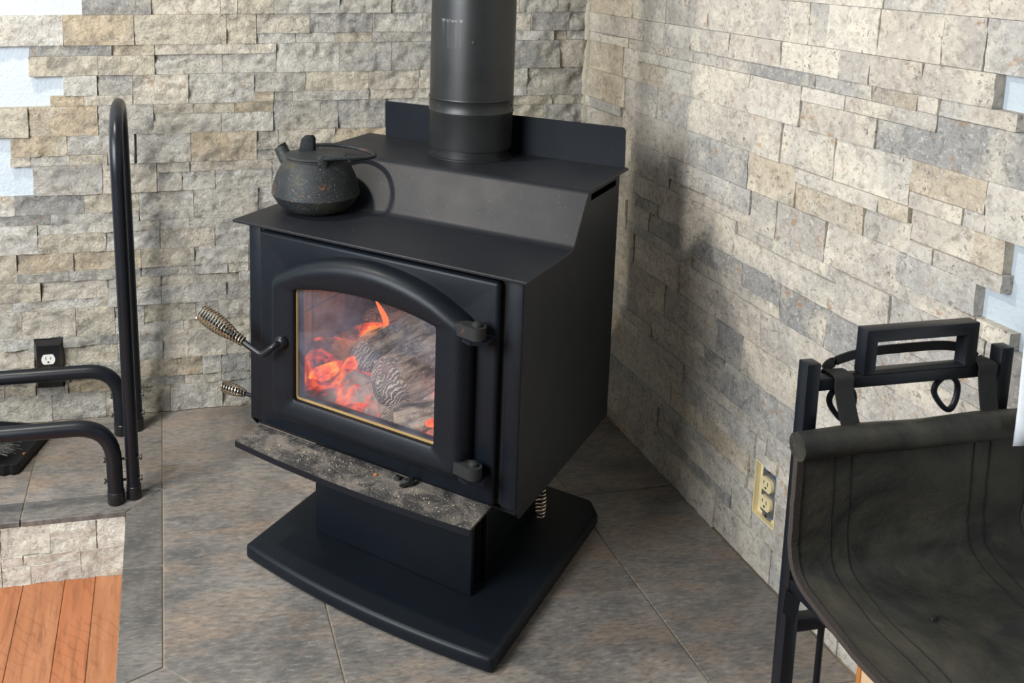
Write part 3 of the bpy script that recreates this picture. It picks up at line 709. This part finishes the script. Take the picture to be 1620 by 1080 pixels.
def log(a, b, ra, rb, label, seed, squash=1.0):
    a = Vector(fire(*a)); b = Vector(fire(*b)); t = (b - a).normalized()
    side = t.cross(Vector((0, 0, 1))).normalized(); up = side.cross(t)
    o = empty('firewood_log', a); R3 = Matrix((t, side, up)).transposed(); o.rotation_euler = R3.to_euler(); tag(o, label, 'firewood log', 'logs burning in the stove')
    t, side, up = Vector((1, 0, 0)), Vector((0, 1, 0)), Vector((0, 0, 1))
    n, L_ = 34, 34; bm = bmesh.new(); rings = []; ln = (b - a).length; sd = Vector((seed * 7.3, seed * 3.1, seed))
    for i in range(L_ + 1):
        s = i / L_; r_ = ra + (rb - ra) * s; row = []
        for k in range(n):
            an = 2 * PI * k / n
            d = Vector((math.cos(an), math.sin(an), 0))
            f = 1 + .20 * noise.fractal(Vector((d.x * 1.3, d.y * 1.3, s * 2.6)) + sd, 1, 2, 4) + .10 * noise.noise(Vector((d.x * 4, d.y * 4, s * 1.0)) + sd)
            crack = noise.noise(Vector((d.x * 5, d.y * 5, s * 1.2)) + sd * 2); f -= .10 if crack > .33 else 0
            row.append(bm.verts.new(t * (ln * s) + (side * d.x + up * d.y * squash) * r_ * f))
        rings.append(row)
    for A, B in zip(rings, rings[1:]):
        for k in range(n): bm.faces.new((A[k], A[(k + 1) % n], B[(k + 1) % n], B[k]))
    bm.faces.new(rings[-1])
    fin('charred_bark', bm, M_LOG, o, angle=1.0)
    bm = bmesh.new(); rr_ = []
    base = [v_ for v_ in rings and []]
    for j in range(8):
        s = math.cos(j / 8 * PI / 2); row = []
        for k in range(n):
            an = 2 * PI * k / n; d = Vector((math.cos(an), math.sin(an), 0))
            f = 1 + .20 * noise.fractal(Vector((d.x * 1.3, d.y * 1.3, 0)) + sd, 1, 2, 4) + .10 * noise.noise(Vector((d.x * 4, d.y * 4, 0)) + sd)
            crack = noise.noise(Vector((d.x * 5, d.y * 5, 0)) + sd * 2); f -= .10 if crack > .33 else 0
            bulge = math.sqrt(max(0, 1 - s * s)) * ra * .95
            row.append(bm.verts.new(-t * bulge + (side * d.x + up * d.y * squash) * ra * f * s))
        rr_.append(row)
    ctr = bm.verts.new(-t * ra * .955)
    for A, B in zip(rr_, rr_[1:]):
        for k in range(n): bm.faces.new((A[k], B[k], B[(k + 1) % n], A[(k + 1) % n]))
    for k in range(n): bm.faces.new((rr_[-1][k], ctr, rr_[-1][(k + 1) % n]))
    fin('log_end', bm, M_LOGEND, o, angle=1.2)
    return o
log((.004, -.990, .376), (.140, -.79, .455), .054, .055, 'largest ash-striped log lying across the middle of the fire', 1, 1.0)
log((-.098, -.935, .388), (.020, -.735, .470), .040, .044, 'ash-grey log behind and left of the largest burning log', 2)
log((.040, -1.050, .330), (.235, -.94, .392), .036, .036, 'low crumbling log in front of the others at the window base', 3, .8)
log((.085, -.86, .515), (.22, -.72, .540), .036, .036, 'pale-edged upper log resting at the top right of the fire', 4)
log((-.160, -.80, .400), (-.05, -.705, .45), .036, .036, 'dim charred log at the back left of the fire', 5)
# ember bed
q = NT('glowing_embers'); v = q.coord(False)
n1 = q.noise(v, 16, 6, .6, .8)
heat = q.ramp(n1, [(.50, 0.0), (.68, 1.0)])
vo = q.n('ShaderNodeTexVoronoi'); q.val(vo, Scale=60.0); q.l(v, vo.inputs['Vector'])
heat2 = q.math('MULTIPLY', heat, q.ramp(vo.outputs['Distance'], [(.0, .5), (.55, 1.0)]))
q.set(q.mix(heat, (.34, .27, .23), (.16, .08, .06)), .95)
q.l(q.ramp(heat2, [(0.0, (0, 0, 0)), (.3, (.45, .02, .004)), (.65, (1, .10, .01)), (1.0, (1, .34, .05))]), q.b.inputs['Emission Color']); q.b.inputs['Emission Strength'].default_value = .9
q.bump(vo.outputs['Distance'], .8, .008); M_EMBER = q.m
bm = bmesh.new(); nx, ny = 60, 46; G = []
for i in range(nx + 1):
    row = []
    for j in range(ny + 1):
        u = -.228 + .468 * i / nx; vv = -1.078 + .376 * j / ny
        hh = .326 + .030 * noise.fractal(Vector((u * 14, vv * 14, 1.7)), 1, 2, 5) + .05 * max(0, math.sin((vv + 1.078) / .376 * PI * .75)) - .03 * math.exp(-((vv + 1.078) / .03) ** 2)
        hh += .025 * math.exp(-((u + .17) / .07) ** 2 - ((vv + .93) / .07) ** 2) + .045 * math.exp(-((u - .2) / .06) ** 2 - ((vv + 1.0) / .06) ** 2)
        row.append(bm.verts.new(fire(u, vv, max(.300, hh))))
    G.append(row)
for i in range(nx):
    for j in range(ny): bm.faces.new((G[i][j], G[i + 1][j], G[i + 1][j + 1], G[i][j + 1]))
tag(fin('ember_bed', bm, M_EMBER, None, angle=1.2), 'bed of glowing orange embers and ash on the firebox floor', 'embers', None, 'stuff')
# glowing coals
q = NT('hot_coal'); v = q.coord(True)
q.set((.08, .05, .04), .95); q.l(q.ramp(q.noise(v, 30, 5, .6), [(.34, (.08, .01, .004)), (.48, (.9, .07, .012)), (.62, (1, .30, .04)), (.72, (1, .55, .12))]), q.b.inputs['Emission Color']); q.b.inputs['Emission Strength'].default_value = 1.15; M_COAL = q.m
r = random.Random(4)
def coal(u, v_, z, a, b, c_, rz, label):
    bm = bmesh.new(); bmesh.ops.create_icosphere(bm, subdivisions=3, radius=1.0); sd = Vector((u * 50, v_ * 50, z * 50))
    for vt in bm.verts:
        f = 1 + .35 * noise.fractal(vt.co * 1.3 + sd, 1, 2, 3); vt.co = Vector((vt.co.x * a * f, vt.co.y * b * f, vt.co.z * c_ * f))
    bmesh.ops.rotate(bm, verts=bm.verts, cent=(0, 0, 0), matrix=Matrix.Rotation(rz, 3, 'Z') @ Matrix.Rotation(.35, 3, 'X'))
    o = fin('coal', bm, M_COAL, None, angle=.9); o.location = fire(u, v_, z); tag(o, label, 'coal', 'glowing coals in the stove'); return o
coal(-.152, -.995, .362, .050, .012, .020, .45, 'bright orange coal at the left of the fire, nearest the glass')
coal(-.118, -.975, .368, .012, .014, .030, .9, 'bright orange coal leaning against the end of the left log')
coal(-.130, -.850, .402, .040, .020, .010, -.3, 'red coal glowing behind the left log')
coal(.130, -1.030, .352, .040, .014, .014, .2, 'orange coal at the lower right corner of the window')
coal(.172, -1.000, .378, .034, .016, .016, .6, 'orange coal behind the lower right corner of the window')
coal(-.060, -1.055, .328, .040, .010, .010, 0, 'red coal low at the middle front of the fire')
# flame tongue
q = NT('flame'); em = q.n('ShaderNodeEmission'); em.inputs[0].default_value = (1, .16, .03, 1); em.inputs[1].default_value = 1.5; q.l(em.outputs[0], q.out.inputs[0]); M_FLAME = q.m
pts = [(-.082, -.90, .432), (-.078, -.90, .445), (-.081, -.90, .459), (-.089, -.90, .472), (-.098, -.90, .484), (-.105, -.90, .494)]
bm = tube(bmesh.new(), smooth_path([fire(*p) for p in pts], 5), [.0072 * math.sin(PI * (0.12 + .86 * i / 25)) ** .8 * (1 - .45 * i / 25) + .0004 for i in range(26)], 10)
tag(fin('flame', bm, M_FLAME, None), 'small red tongue of flame rising behind the logs', 'flame')
point('fire_glow', fire(-.13, -.93, .46), .30, (1, .36, .10), .05)
point('fire_glow', fire(.14, -1.0, .43), .15, (1, .36, .10), .04)

# charcoal and ash crumbs on the lip
q = NT('charcoal'); v = q.coord(True); q.set((.012, .012, .013), .6); q.bump(q.noise(v, 160, 5), .7, .004); M_CHAR = q.m
def chunk(name, loc, sc, mat, sub=2, rz=0.0, seed=1):
    bm = bmesh.new(); bmesh.ops.create_icosphere(bm, subdivisions=sub, radius=1.0)
    for vt in bm.verts:
        f = 1 + .5 * noise.noise(vt.co * 1.4 + Vector((seed, 0, 0))); vt.co = Vector((vt.co.x * sc[0] * f, vt.co.y * sc[1] * f, vt.co.z * sc[2] * f))
    zmin = min(vt.co.z for vt in bm.verts)
    for vt in bm.verts: vt.co.z -= zmin
    o = fin(name, bm, mat, None, angle=.35); o.location = loc; o.rotation_euler = (0, 0, rz); return o
tag(chunk('charcoal_chunk', fire(.110, -1.128, .2624), (.016, .008, .007), M_CHAR, 2, .3, 5), 'largest black charcoal chunk lying on the ash lip below the door', 'charcoal')
tag(chunk('charcoal_chunk', fire(.085, -1.122, .2624), (.007, .006, .004), M_CHAR, 2, .3, 8), 'small black charcoal crumb left of the largest charcoal chunk', 'charcoal')
M_CRUMB = mat_flat('ash_crumb', (.30, .25, .18), .9)
bm = bmesh.new(); r = random.Random(21)
for i in range(220):
    s = r.random(); u = -.235 + .48 * r.random() ** (.8); vv = -1.112 - .065 * r.random() ** 1.6
    h = .0005 + .0011 * r.random() ** 3
    c0 = Vector(fire(u, vv, .2625 + h * .6)); bmesh.ops.create_icosphere(bm, subdivisions=1, radius=h, matrix=Matrix.Translation(c0) @ Matrix.Diagonal((1 + r.random(), 1 + r.random(), .7, 1)))
tag(fin('ash_crumbs', bm, M_CRUMB, None), 'scattered ash and bark crumbs on the stove lip', 'ash', None, 'stuff')

# ------------------------------------------------------------------ outlets
M_PLATE = mat_flat('black_plastic', (.010, .010, .011), .3); M_WHITE = mat_flat('pale_receptacle', (.66, .65, .60), .4); M_SLOT = mat_flat('slot_black', (.004, .004, .004), .6)
ox, oz = -1.438, .158
ol = empty('wall_outlet', (ox, -.010, oz)); tag(ol, 'outlet with black cover plate on the left stone wall behind the tube rack', 'outlet')
def plate(w_, h_, bevel_, y0, y1):
    bm = bmesh.new(); A = [(-w_, -h_), (w_, -h_), (w_, h_), (-w_, h_)]; Bq = [(x * (1 - bevel_ / w_), z * (1 - bevel_ / h_)) for x, z in A]
    rings = [[bm.verts.new((x, y, z)) for x, z in P_] for P_, y in ((A, y0), (A, y0 - .002), (Bq, y1))]
    for a, b in zip(rings, rings[1:]):
        for i in range(4): bm.faces.new((a[i], a[(i + 1) % 4], b[(i + 1) % 4], b[i]))
    bm.faces.new(rings[-1]); bm.faces.new(rings[0]); return bm
fin('cover_plate', plate(.0375, .065, .009, .014, -.0105), M_PLATE, ol, angle=.3)
def recept(cx, cz, parent, mat, conv, r_=.0168, flat=.0125, d0=0.0, d1=.004, slotmat=None):
    pts = []
    for i in range(32):
        a = 2 * PI * i / 32; pts.append((cx + r_ * math.cos(a), cz + max(-flat, min(flat, r_ * math.sin(a)))))
    ro = fin('receptacle', prism(bmesh.new(), pts, d0, d1, conv), mat, parent, angle=.5)
    for dx, hz in ((-.0058, .0042), (.0058, .0034)):
        fin('slot', prism(bmesh.new(), [(cx + dx - .0009, cz + .0035 - hz), (cx + dx + .0009, cz + .0035 - hz), (cx + dx + .0009, cz + .0035 + hz), (cx + dx - .0009, cz + .0035 + hz)], d1 - .001, d1 + .0003, conv), slotmat or M_SLOT, ro)
    fin('ground_hole', prism(bmesh.new(), [(cx + .0026 * math.cos(t), cz - .0068 + .0026 * max(-.75, math.sin(t))) for t in [2 * PI * i / 14 for i in range(14)]], d1 - .001, d1 + .0003, conv), slotmat or M_SLOT, ro)
    return ro
cv = lambda a, b, c: (a, -.0095 - c, b)
recept(0, .0195, ol, M_WHITE, cv); recept(0, -.0195, ol, M_WHITE, cv)
b = lathe(bmesh.new(), [(.003, 0), (.0026, .0012), (0, .0014)], n=12); bmesh.ops.transform(b, matrix=Matrix.Translation((0, -.0105, 0)) @ Matrix.Rotation(PI / 2, 4, 'X'), verts=b.verts); fin('screw', b, M_BOLT, ol)
# uncovered outlet in the right wall
M_CREAM = mat_flat('cream_plastic', (.78, .66, .38), .45); M_BLUE = mat_flat('blue_box_plastic', (.02, .12, .42), .4); M_ZINC = mat_flat('zinc_strap', (.34, .35, .36), .4, .8)
oy, oz = -.877, .169
orr = empty('wall_outlet', (DW, oy, oz)); tag(orr, 'uncovered cream outlet with blue box set in the right stone wall', 'outlet')
cw = lambda a, b, c: (-c, a, b)
hw, hh = .0345, .0565
fin('box_liner', prism(bmesh.new(), [(-hw, -hh), (hw, -hh), (hw, hh), (-hw, hh)], .0005, .014, cw, [[(-hw + .003, -hh + .003), (hw - .003, -hh + .003), (hw - .003, hh - .003), (-hw + .003, hh - .003)]]), M_CREAM, orr)
fin('backing', prism(bmesh.new(), [(-hw + .003, -hh + .003), (hw - .003, -hh + .003), (hw - .003, hh - .003), (-hw + .003, hh - .003)], .0003, .0025, cw), M_CREAM, orr)
fin('box_rim', prism(bmesh.new(), [(-.0215, -.046), (.0215, -.046), (.0215, .050), (-.0215, .050)], .0025, .0045, cw), M_BLUE, orr)
fin('mounting_strap', prism(bmesh.new(), [(-.012, -.052), (.012, -.052), (.012, -.041), (.019, -.041), (.019, .041), (.014, .041), (.014, .054), (-.014, .054), (-.014, .041), (-.019, .041), (-.019, -.041), (-.012, -.041)], .0045, .007, cw), M_ZINC, orr)
recept(0, .0195, orr, M_CREAM, cw, .0172, .0135, .007, .013); recept(0, -.0195, orr, M_CREAM, cw, .0172, .0135, .007, .013)
for z in (.047, -.047):
    b = lathe(bmesh.new(), [(.0035, 0), (.003, .0018), (0, .002)], n=12); bmesh.ops.transform(b, matrix=Matrix.Translation((-.007, 0, z)) @ Matrix.Rotation(-PI / 2, 4, 'Y'), verts=b.verts); fin('screw', b, M_BOLT, orr)

# ------------------------------------------------------------------ tube log rack on the left
rk = empty('firewood_rack', (-1.24, -.24, 0)); tag(rk, 'black tubular firewood rack with tall hoop standing on the left hearth', 'rack')
RO = (1.24, .24, 0)
Rk = lambda name, bm, par=rk, mat=None: fin(name, bm, mat or M_TUBE, par, off=RO)
def hoop(x, lean):
    pts = fillet([(x + lean, -.392, .012), (x, -.385, .86), (x, -.093, .86), (x + lean, -.085, .012)], .135, 14)
    o = Rk('hoop', tube(bmesh.new(), pts, .0148, 18)); 
    for y in (-.392, -.085): Rk('foot_cap', lathe(bmesh.new(), [(0, 0), (.0155, 0), (.0165, .002), (.0165, .030), (.0152, .031)], (x + lean, y, 0), 20), o, M_PLATE)
    return o
hoop(-1.236, .016); hoop(-2.02, -.016)
for y, z in ((-.405, .182), (-.100, .172)):
    pts = fillet([(-1.258, y, .012), (-1.262, y, z), (-1.994, y, z), (-1.998, y, .012)], .085, 10)
    o = Rk('base_rail', tube(bmesh.new(), pts, .0175, 18))
    for x in (-1.258, -1.998): Rk('foot_cap', lathe(bmesh.new(), [(0, 0), (.0178, 0), (.0188, .002), (.0188, .028), (.0176, .029)], (x, y, 0), 20), o, M_PLATE)
def bolt(x0, x1, y, z):
    b = lathe(bmesh.new(), [(0, 0), (.0055, 0), (.006, .002), (.0055, .0045), (.003, .0048), (.003, x1 - x0 - .0048), (.0055, x1 - x0 - .0045), (.006, x1 - x0 - .002), (.0055, x1 - x0), (0, x1 - x0)], n=12)
    bmesh.ops.transform(b, matrix=Matrix.Translation((x0, y, z)) @ Matrix.Rotation(PI / 2, 4, 'Y'), verts=b.verts); Rk('bolt', b, rk, M_BOLT)
for y in (-.398, -.092):
    for z in (.048, .098): bolt(-1.283, -1.200, y, z)
# dustpan and brush beside it
M_PAN = mat_steel('black_pan_plastic', (.007, .0075, .009), .45, .1, .2, spec=.3)
pn = empty('dustpan', (-1.488, -.16, 0)); tag(pn, 'black dustpan with a serrated lip lying on the hearth under the tube rack', 'dustpan')
ang = math.radians(-18)
def pm(a, b, c): return (a * math.cos(ang) - b * math.sin(ang), a * math.sin(ang) + b * math.cos(ang), c)
sc = []
n = 26
for i in range(n + 1):
    x = .03 - .26 * i / n; yb = -.085 - .030 * math.sin(PI * min(1, max(0, (i / n)))) ; sc.append((x, yb - (.005 if i % 2 else 0)))
outl = [(.03, .085), (.03, -.085)] + sc[1:-1] + [(-.23, -.085), (-.23, .085)]
bm = prism(bmesh.new(), outl, .002, .006, pm); fin('tray', bm, M_PAN, pn)
bm = prism(bmesh.new(), [(.03, .085), (.03, -.085), (.026, -.085), (.026, .085)], .004, .030, pm); fin('side_wall', bm, M_PAN, pn)
bm = prism(bmesh.new(), [(.03, .085), (.026, .081), (-.226, .081), (-.23, .085)], .004, .034, pm); fin('rear_wall', bm, M_PAN, pn)
lipo = sc; lipi = [(x, y + .006) for x, y in sc]
bm = prism(bmesh.new(), lipo + lipi[::-1], .003, .026, pm); fin('serrated_lip', bm, M_PAN, pn)
bu = empty('hearth_brush', (-1.545, -.165, .006)); tag(bu, 'hearth brush with dark bristles lying in the dustpan at left edge', 'brush')
M_BRIS = mat_flat('dark_bristle', (.03, .028, .026), .6); M_BRISP = mat_flat('pale_bristle', (.09, .08, .055), .6)
fin('brush_block', box(bmesh.new(), (-.12, -.028, .022), (.000, .028, .040), .006), M_PAN, bu)
r = random.Random(8)
for nm, mt, cnt in (('bristles', M_BRIS, 260), ('pale_bristles', M_BRISP, 60)):
    bm = bmesh.new()
    for i in range(cnt):
        a = Vector((r.uniform(-.10, .0), r.uniform(-.027, .027), r.uniform(.018, .024))); d = Vector((r.uniform(.03, .058), r.uniform(-.022, .012), r.uniform(-.010, .008)))
        e = a + d; e.z = max(.003, e.z); mm = (a + e) / 2 + Vector((0, 0, .006)); tube(bm, [a, mm, e], .0008, 4, cap=False)
    o = fin(nm, bm, mt, bu); o['kind'] = 'stuff'
M_CHIP = mat_flat('orange_bark', (.45, .14, .04), .7)
tag(chunk('wood_chip', (-1.482, -.175, .0062), (.006, .005, .003), M_CHIP, 1, .4, 3), 'tiny orange wood chip lying in the dustpan', 'wood chip')
tag(chunk('wood_chip', (-1.267, -.030, .0005), (.014, .006, .003), M_CHIP, 1, .2, 4), 'orange bark chip on the hearth tile behind the rack foot', 'wood chip')
tag(chunk('wood_chip', fire(.045, -1.132, .2624), (.005, .003, .002), M_CHIP, 1, .2, 6), 'tiny orange bark chip on the ash lip of the stove', 'wood chip')

# ------------------------------------------------------------------ log holder on the right
HY = -1.42
lh = empty('log_holder', (-.21, -1.62, 0)); tag(lh, 'black square-tube log holder with raised handle frame by the right wall', 'log holder')
LO = (.21, 1.62, 0)
H = lambda name, a, b, par=lh, bev=.003: fin(name, box(bmesh.new(), a, b, bev), M_TUBE, par, off=LO)
for yy in (HY, HY - .50):
    H('post', (-.366, yy - .010, 0), (-.347, yy + .008, .716), lh, .0018); H('post', (-.088, yy - .010, 0), (-.069, yy + .008, .716), lh, .0018)
    H('crossbar', (-.3475, yy - .009, .679), (-.0875, yy + .008, .695), lh, .0015)
    H('lower_crossbar', (-.3475, yy - .009, .348), (-.0875, yy + .008, .3655), lh, .0015)
    bm = prism(bmesh.new(), [(-.287, .695), (-.125, .695), (-.125, .754), (-.287, .754)], yy - .010, yy + .008, lambda a, b, c: (a, c, b), [[(-.2705, .698), (-.1415, .698), (-.1415, .7375), (-.2705, .7375)]])
    bevel_sharp(bm, .0014, 2); fin('handle_frame', bm, M_TUBE, lh, off=LO)
    for rx in (-.304, -.131): fin('support_rod', tube(bmesh.new(), [(rx, yy, .349), (rx, yy, .02)], .0042, 12), M_TUBE, lh, off=LO)
    for hx in (-.307, -.156):
        pts = smooth_path([(hx - .004, yy, .680), (hx - .015, yy, .670), (hx - .016, yy, .657), (hx - .006, yy - .004, .641), (hx + .003, yy - .006, .637), (hx + .012, yy - .004, .646), (hx + .018, yy, .659), (hx + .015, yy, .671), (hx + .005, yy, .680)], 5)
        fin('tool_hook', tube(bmesh.new(), pts, .0036, 10), M_TUBE, lh, off=LO)
    fin('bracket', prism(bmesh.new(), [(-.372, .416), (-.349, .398), (-.356, .366), (-.374, .384)], yy - .0135, yy - .0095, lambda a, b, c: (a, c, b)), M_TUBE, lh, off=LO)
for x in (-.3565, -.0785): H('side_rail', (x - .008, HY - .492, .411), (x + .008, HY - .008, .427), lh, .0015)
# canvas log carrier slung in it
lc = empty('log_carrier', (-.21, -1.62, .44)); tag(lc, 'worn dark green-black canvas log carrier slung from the black log holder', 'log carrier')
CO = (.21, 1.62, -.44)
q = NT('waxed_canvas'); v = q.coord(False)
c = q.mix(q.ramp(q.noise(v, 8, 8, .65, .8), [(.38, 0.0), (.66, 1.0)]), (.017, .0175, .016), (.060, .054, .038))
c = q.mix(q.ramp(q.noise(v, 20, 8, .7, .5), [(.58, 0.0), (.76, .5)]), c, (.105, .085, .05))
c = q.mix(q.ramp(q.noise(v, 130, 4, .6), [(.70, 0.0), (.76, .4)]), c, (.15, .14, .12))
q.set(c, q.ramp(q.noise(v, 10, 5), [(.3, .42), (.7, .62)]), spec=.30); q.bump(q.math('ADD', q.noise(v, 9, 5), q.math('MULTIPLY', q.noise(v, 420, 2), .06)), .35, .02); M_CANVAS = q.m
M_EDGE = mat_flat('canvas_binding', (.035, .027, .022), .7, 0, .4)
M_WEB = mat_flat('black_webbing', (.020, .019, .016), .75, 0, .9, 900)
prof = smooth_path([(-1.453, .622), (-1.454, .57), (-1.455, .515), (-1.460, .485), (-1.474, .459), (-1.52, .446), (-1.57, .440), (-1.63, .437), (-1.71, .437), (-1.77, .442), (-1.825, .458), (-1.858, .488), (-1.873, .53), (-1.881, .58), (-1.885, .622)], 5)
def canvas(x0, x1, nxx, dz, thick, name, mat, par):
    bm = bmesh.new(); tops = []; bots = []
    N = len(prof)
    for i in range(nxx + 1):
        x = x0 + (x1 - x0) * i / nxx; ta = []; ba = []
        for j, p in enumerate(prof):
            t = (prof[min(j + 1, N - 1)] - prof[max(j - 1, 0)]).normalized(); nrm = Vector((t.y, -t.x))
            wr_ = .0045 * noise.fractal(Vector((x * 9, j * .16, 2.2)), 1, 2, 4) * math.sin(PI * min(1, j / (N - 1))) ** .5
            q_ = p.to_2d() + nrm * (dz + wr_)
            ta.append(bm.verts.new((x, q_.x, q_.y))); q2 = q_ - nrm * thick; ba.append(bm.verts.new((x, q2.x, q2.y)))
        tops.append(ta); bots.append(ba)
    for i in range(nxx):
        for j in range(N - 1):
            bm.faces.new((tops[i][j], tops[i + 1][j], tops[i + 1][j + 1], tops[i][j + 1])); bm.faces.new((bots[i][j], bots[i][j + 1], bots[i + 1][j + 1], bots[i + 1][j]))
    for j in range(N - 1):
        bm.faces.new((tops[0][j], tops[0][j + 1], bots[0][j + 1], bots[0][j])); bm.faces.new((tops[-1][j], bots[-1][j], bots[-1][j + 1], tops[-1][j + 1]))
    for i in range(nxx):
        bm.faces.new((tops[i][0], bots[i][0], bots[i + 1][0], tops[i + 1][0])); bm.faces.new((tops[i][-1], tops[i + 1][-1], bots[i + 1][-1], bots[i][-1]))
    return fin(name, bm, mat, par, off=CO, angle=1.2)
sl = canvas(-.384, -.050, 36, 0, .003, 'sling', M_CANVAS, lc)
canvas(-.3885, -.3795, 2, .0016, .0075, 'edge_binding', M_EDGE, lc); canvas(-.0545, -.0455, 2, .0016, .0075, 'edge_binding', M_EDGE, lc)
for x in (-.336, -.313, -.138, -.114): canvas(x, x + .0012, 1, .0006, .0012, 'seam', M_DARK, sl)
for yy in (-1.453, -1.885):
    bm = tube(bmesh.new(), [(-.389, yy, .623), (-.30, yy, .626), (-.22, yy, .624), (-.14, yy, .626), (-.045, yy, .625)], [.0155, .0165, .016, .0168, .0155], 18, flat=1.15, up=(0, 0, 1)); fin('hem_roll', bm, M_CANVAS, lc, off=CO)
    s = 1 if yy > -1.6 else -1
    def strap(pts, wx, name):
        P_ = smooth_path(pts, 6); bm = bmesh.new(); A = []
        for i, p in enumerate(P_):
            t = (P_[min(i + 1, len(P_) - 1)] - P_[max(i - 1, 0)]).normalized()
            w_ = (Vector((1, 0, 0)) - t * t.x)
            if w_.length < .3: w_ = Vector((0, 0, 1)) - t * t.z
            w_ = w_.normalized() * wx; n_ = t.cross(w_).normalized() * .0011
            A.append([bm.verts.new(p + a + b) for a, b in ((-w_, -n_), (w_, -n_), (w_, n_), (-w_, n_))])
        for a, b in zip(A, A[1:]):
            for k in range(4): bm.faces.new((a[k], a[(k + 1) % 4], b[(k + 1) % 4], b[k]))
        bm.faces.new(A[0][::-1]); bm.faces.new(A[-1]); fin(name, bm, M_WEB, lc, off=CO, angle=.8)
    by = yy + .032 * s
    for x, dx in ((-.316, .004), (-.110, -.004)):
        strap([(x + dx, yy + .004 * s, .634), (x + dx * .5, yy + .012 * s, .655), (x, by - .0125 * s, .682), (x, by - .011 * s, .6968), (x, by + .002 * s, .6985), (x, by + .011 * s, .6965), (x - dx, by + .013 * s, .688)], .0125, 'carry_strap')
    strap([(-.324, by + .013 * s, .696), (-.312, by + .016 * s, .704), (-.27, by + .017 * s, .713), (-.21, by + .017 * s, .715), (-.15, by + .017 * s, .714), (-.115, by + .016 * s, .706), (-.104, by + .013 * s, .696)], .006, 'carry_handle')
tag(chunk('wood_chip', (-.262, -1.545, .4445), (.006, .003, .002), M_CHAR, 1, .6, 9), 'small black bark chip lying in the canvas log carrier', 'wood chip')

# ------------------------------------------------------------------ cloth at the right edge, board at the wall foot
q = NT('white_linen'); v = q.coord(False); q.set((.62, .65, .67), .85); q.bump(q.noise(v, 60, 5), .25, .006); M_LIN = q.m
cu = empty('curtain', (-.075, -1.56, 1.35)); tag(cu, 'pale grey-white curtain hanging at the right edge beside the log holder', 'curtain')
bm = bmesh.new(); rows = []
for j in range(31):
    z = .612 + .75 * j / 30; row = []
    for i in range(61):
        s = i / 60; y = -1.480 - .16 * s
        x = -.089 - .019 * math.cos(s * 6 * PI) + .004 * noise.noise(Vector((s * 5, z * 6, 0))) - .0
        row.append(bm.verts.new((x, y, z + .012 * math.sin(s * 9) * (1 - j / 30))))
    rows.append(row)
for a, b in zip(rows, rows[1:]):
    for i in range(60): bm.faces.new((a[i], a[i + 1], b[i + 1], b[i]))
o = fin('cloth', bm, M_LIN, cu, off=(.075, 1.56, -1.35), angle=1.5); md = o.modifiers.new('thickness', 'SOLIDIFY'); md.thickness = .0025
q = NT('pale_pine'); v = q.coord(False, (40, 40, 4)); q.set(q.mix(q.noise(v, 2, 6, .6, .8), (.66, .42, .24), (.80, .60, .40)), .5); M_PINE = q.m
M_PINE2 = mat_flat('orange_pine_edge', (.50, .19, .045), .5)
bd = empty('wooden_board', (-.03, -1.25, .0)); tag(bd, 'light wooden board with orange-brown edge at the foot of the right wall', 'board')
fin('board_face', box(bmesh.new(), (-.044, -1.33, 0), (-.016, -1.2085, .15), .002), M_PINE, bd, off=(.03, 1.25, 0))
fin('board_edge', box(bmesh.new(), (-.045, -1.2083, 0), (-.015, -1.199, .15), .002), M_PINE2, bd, off=(.03, 1.25, 0))
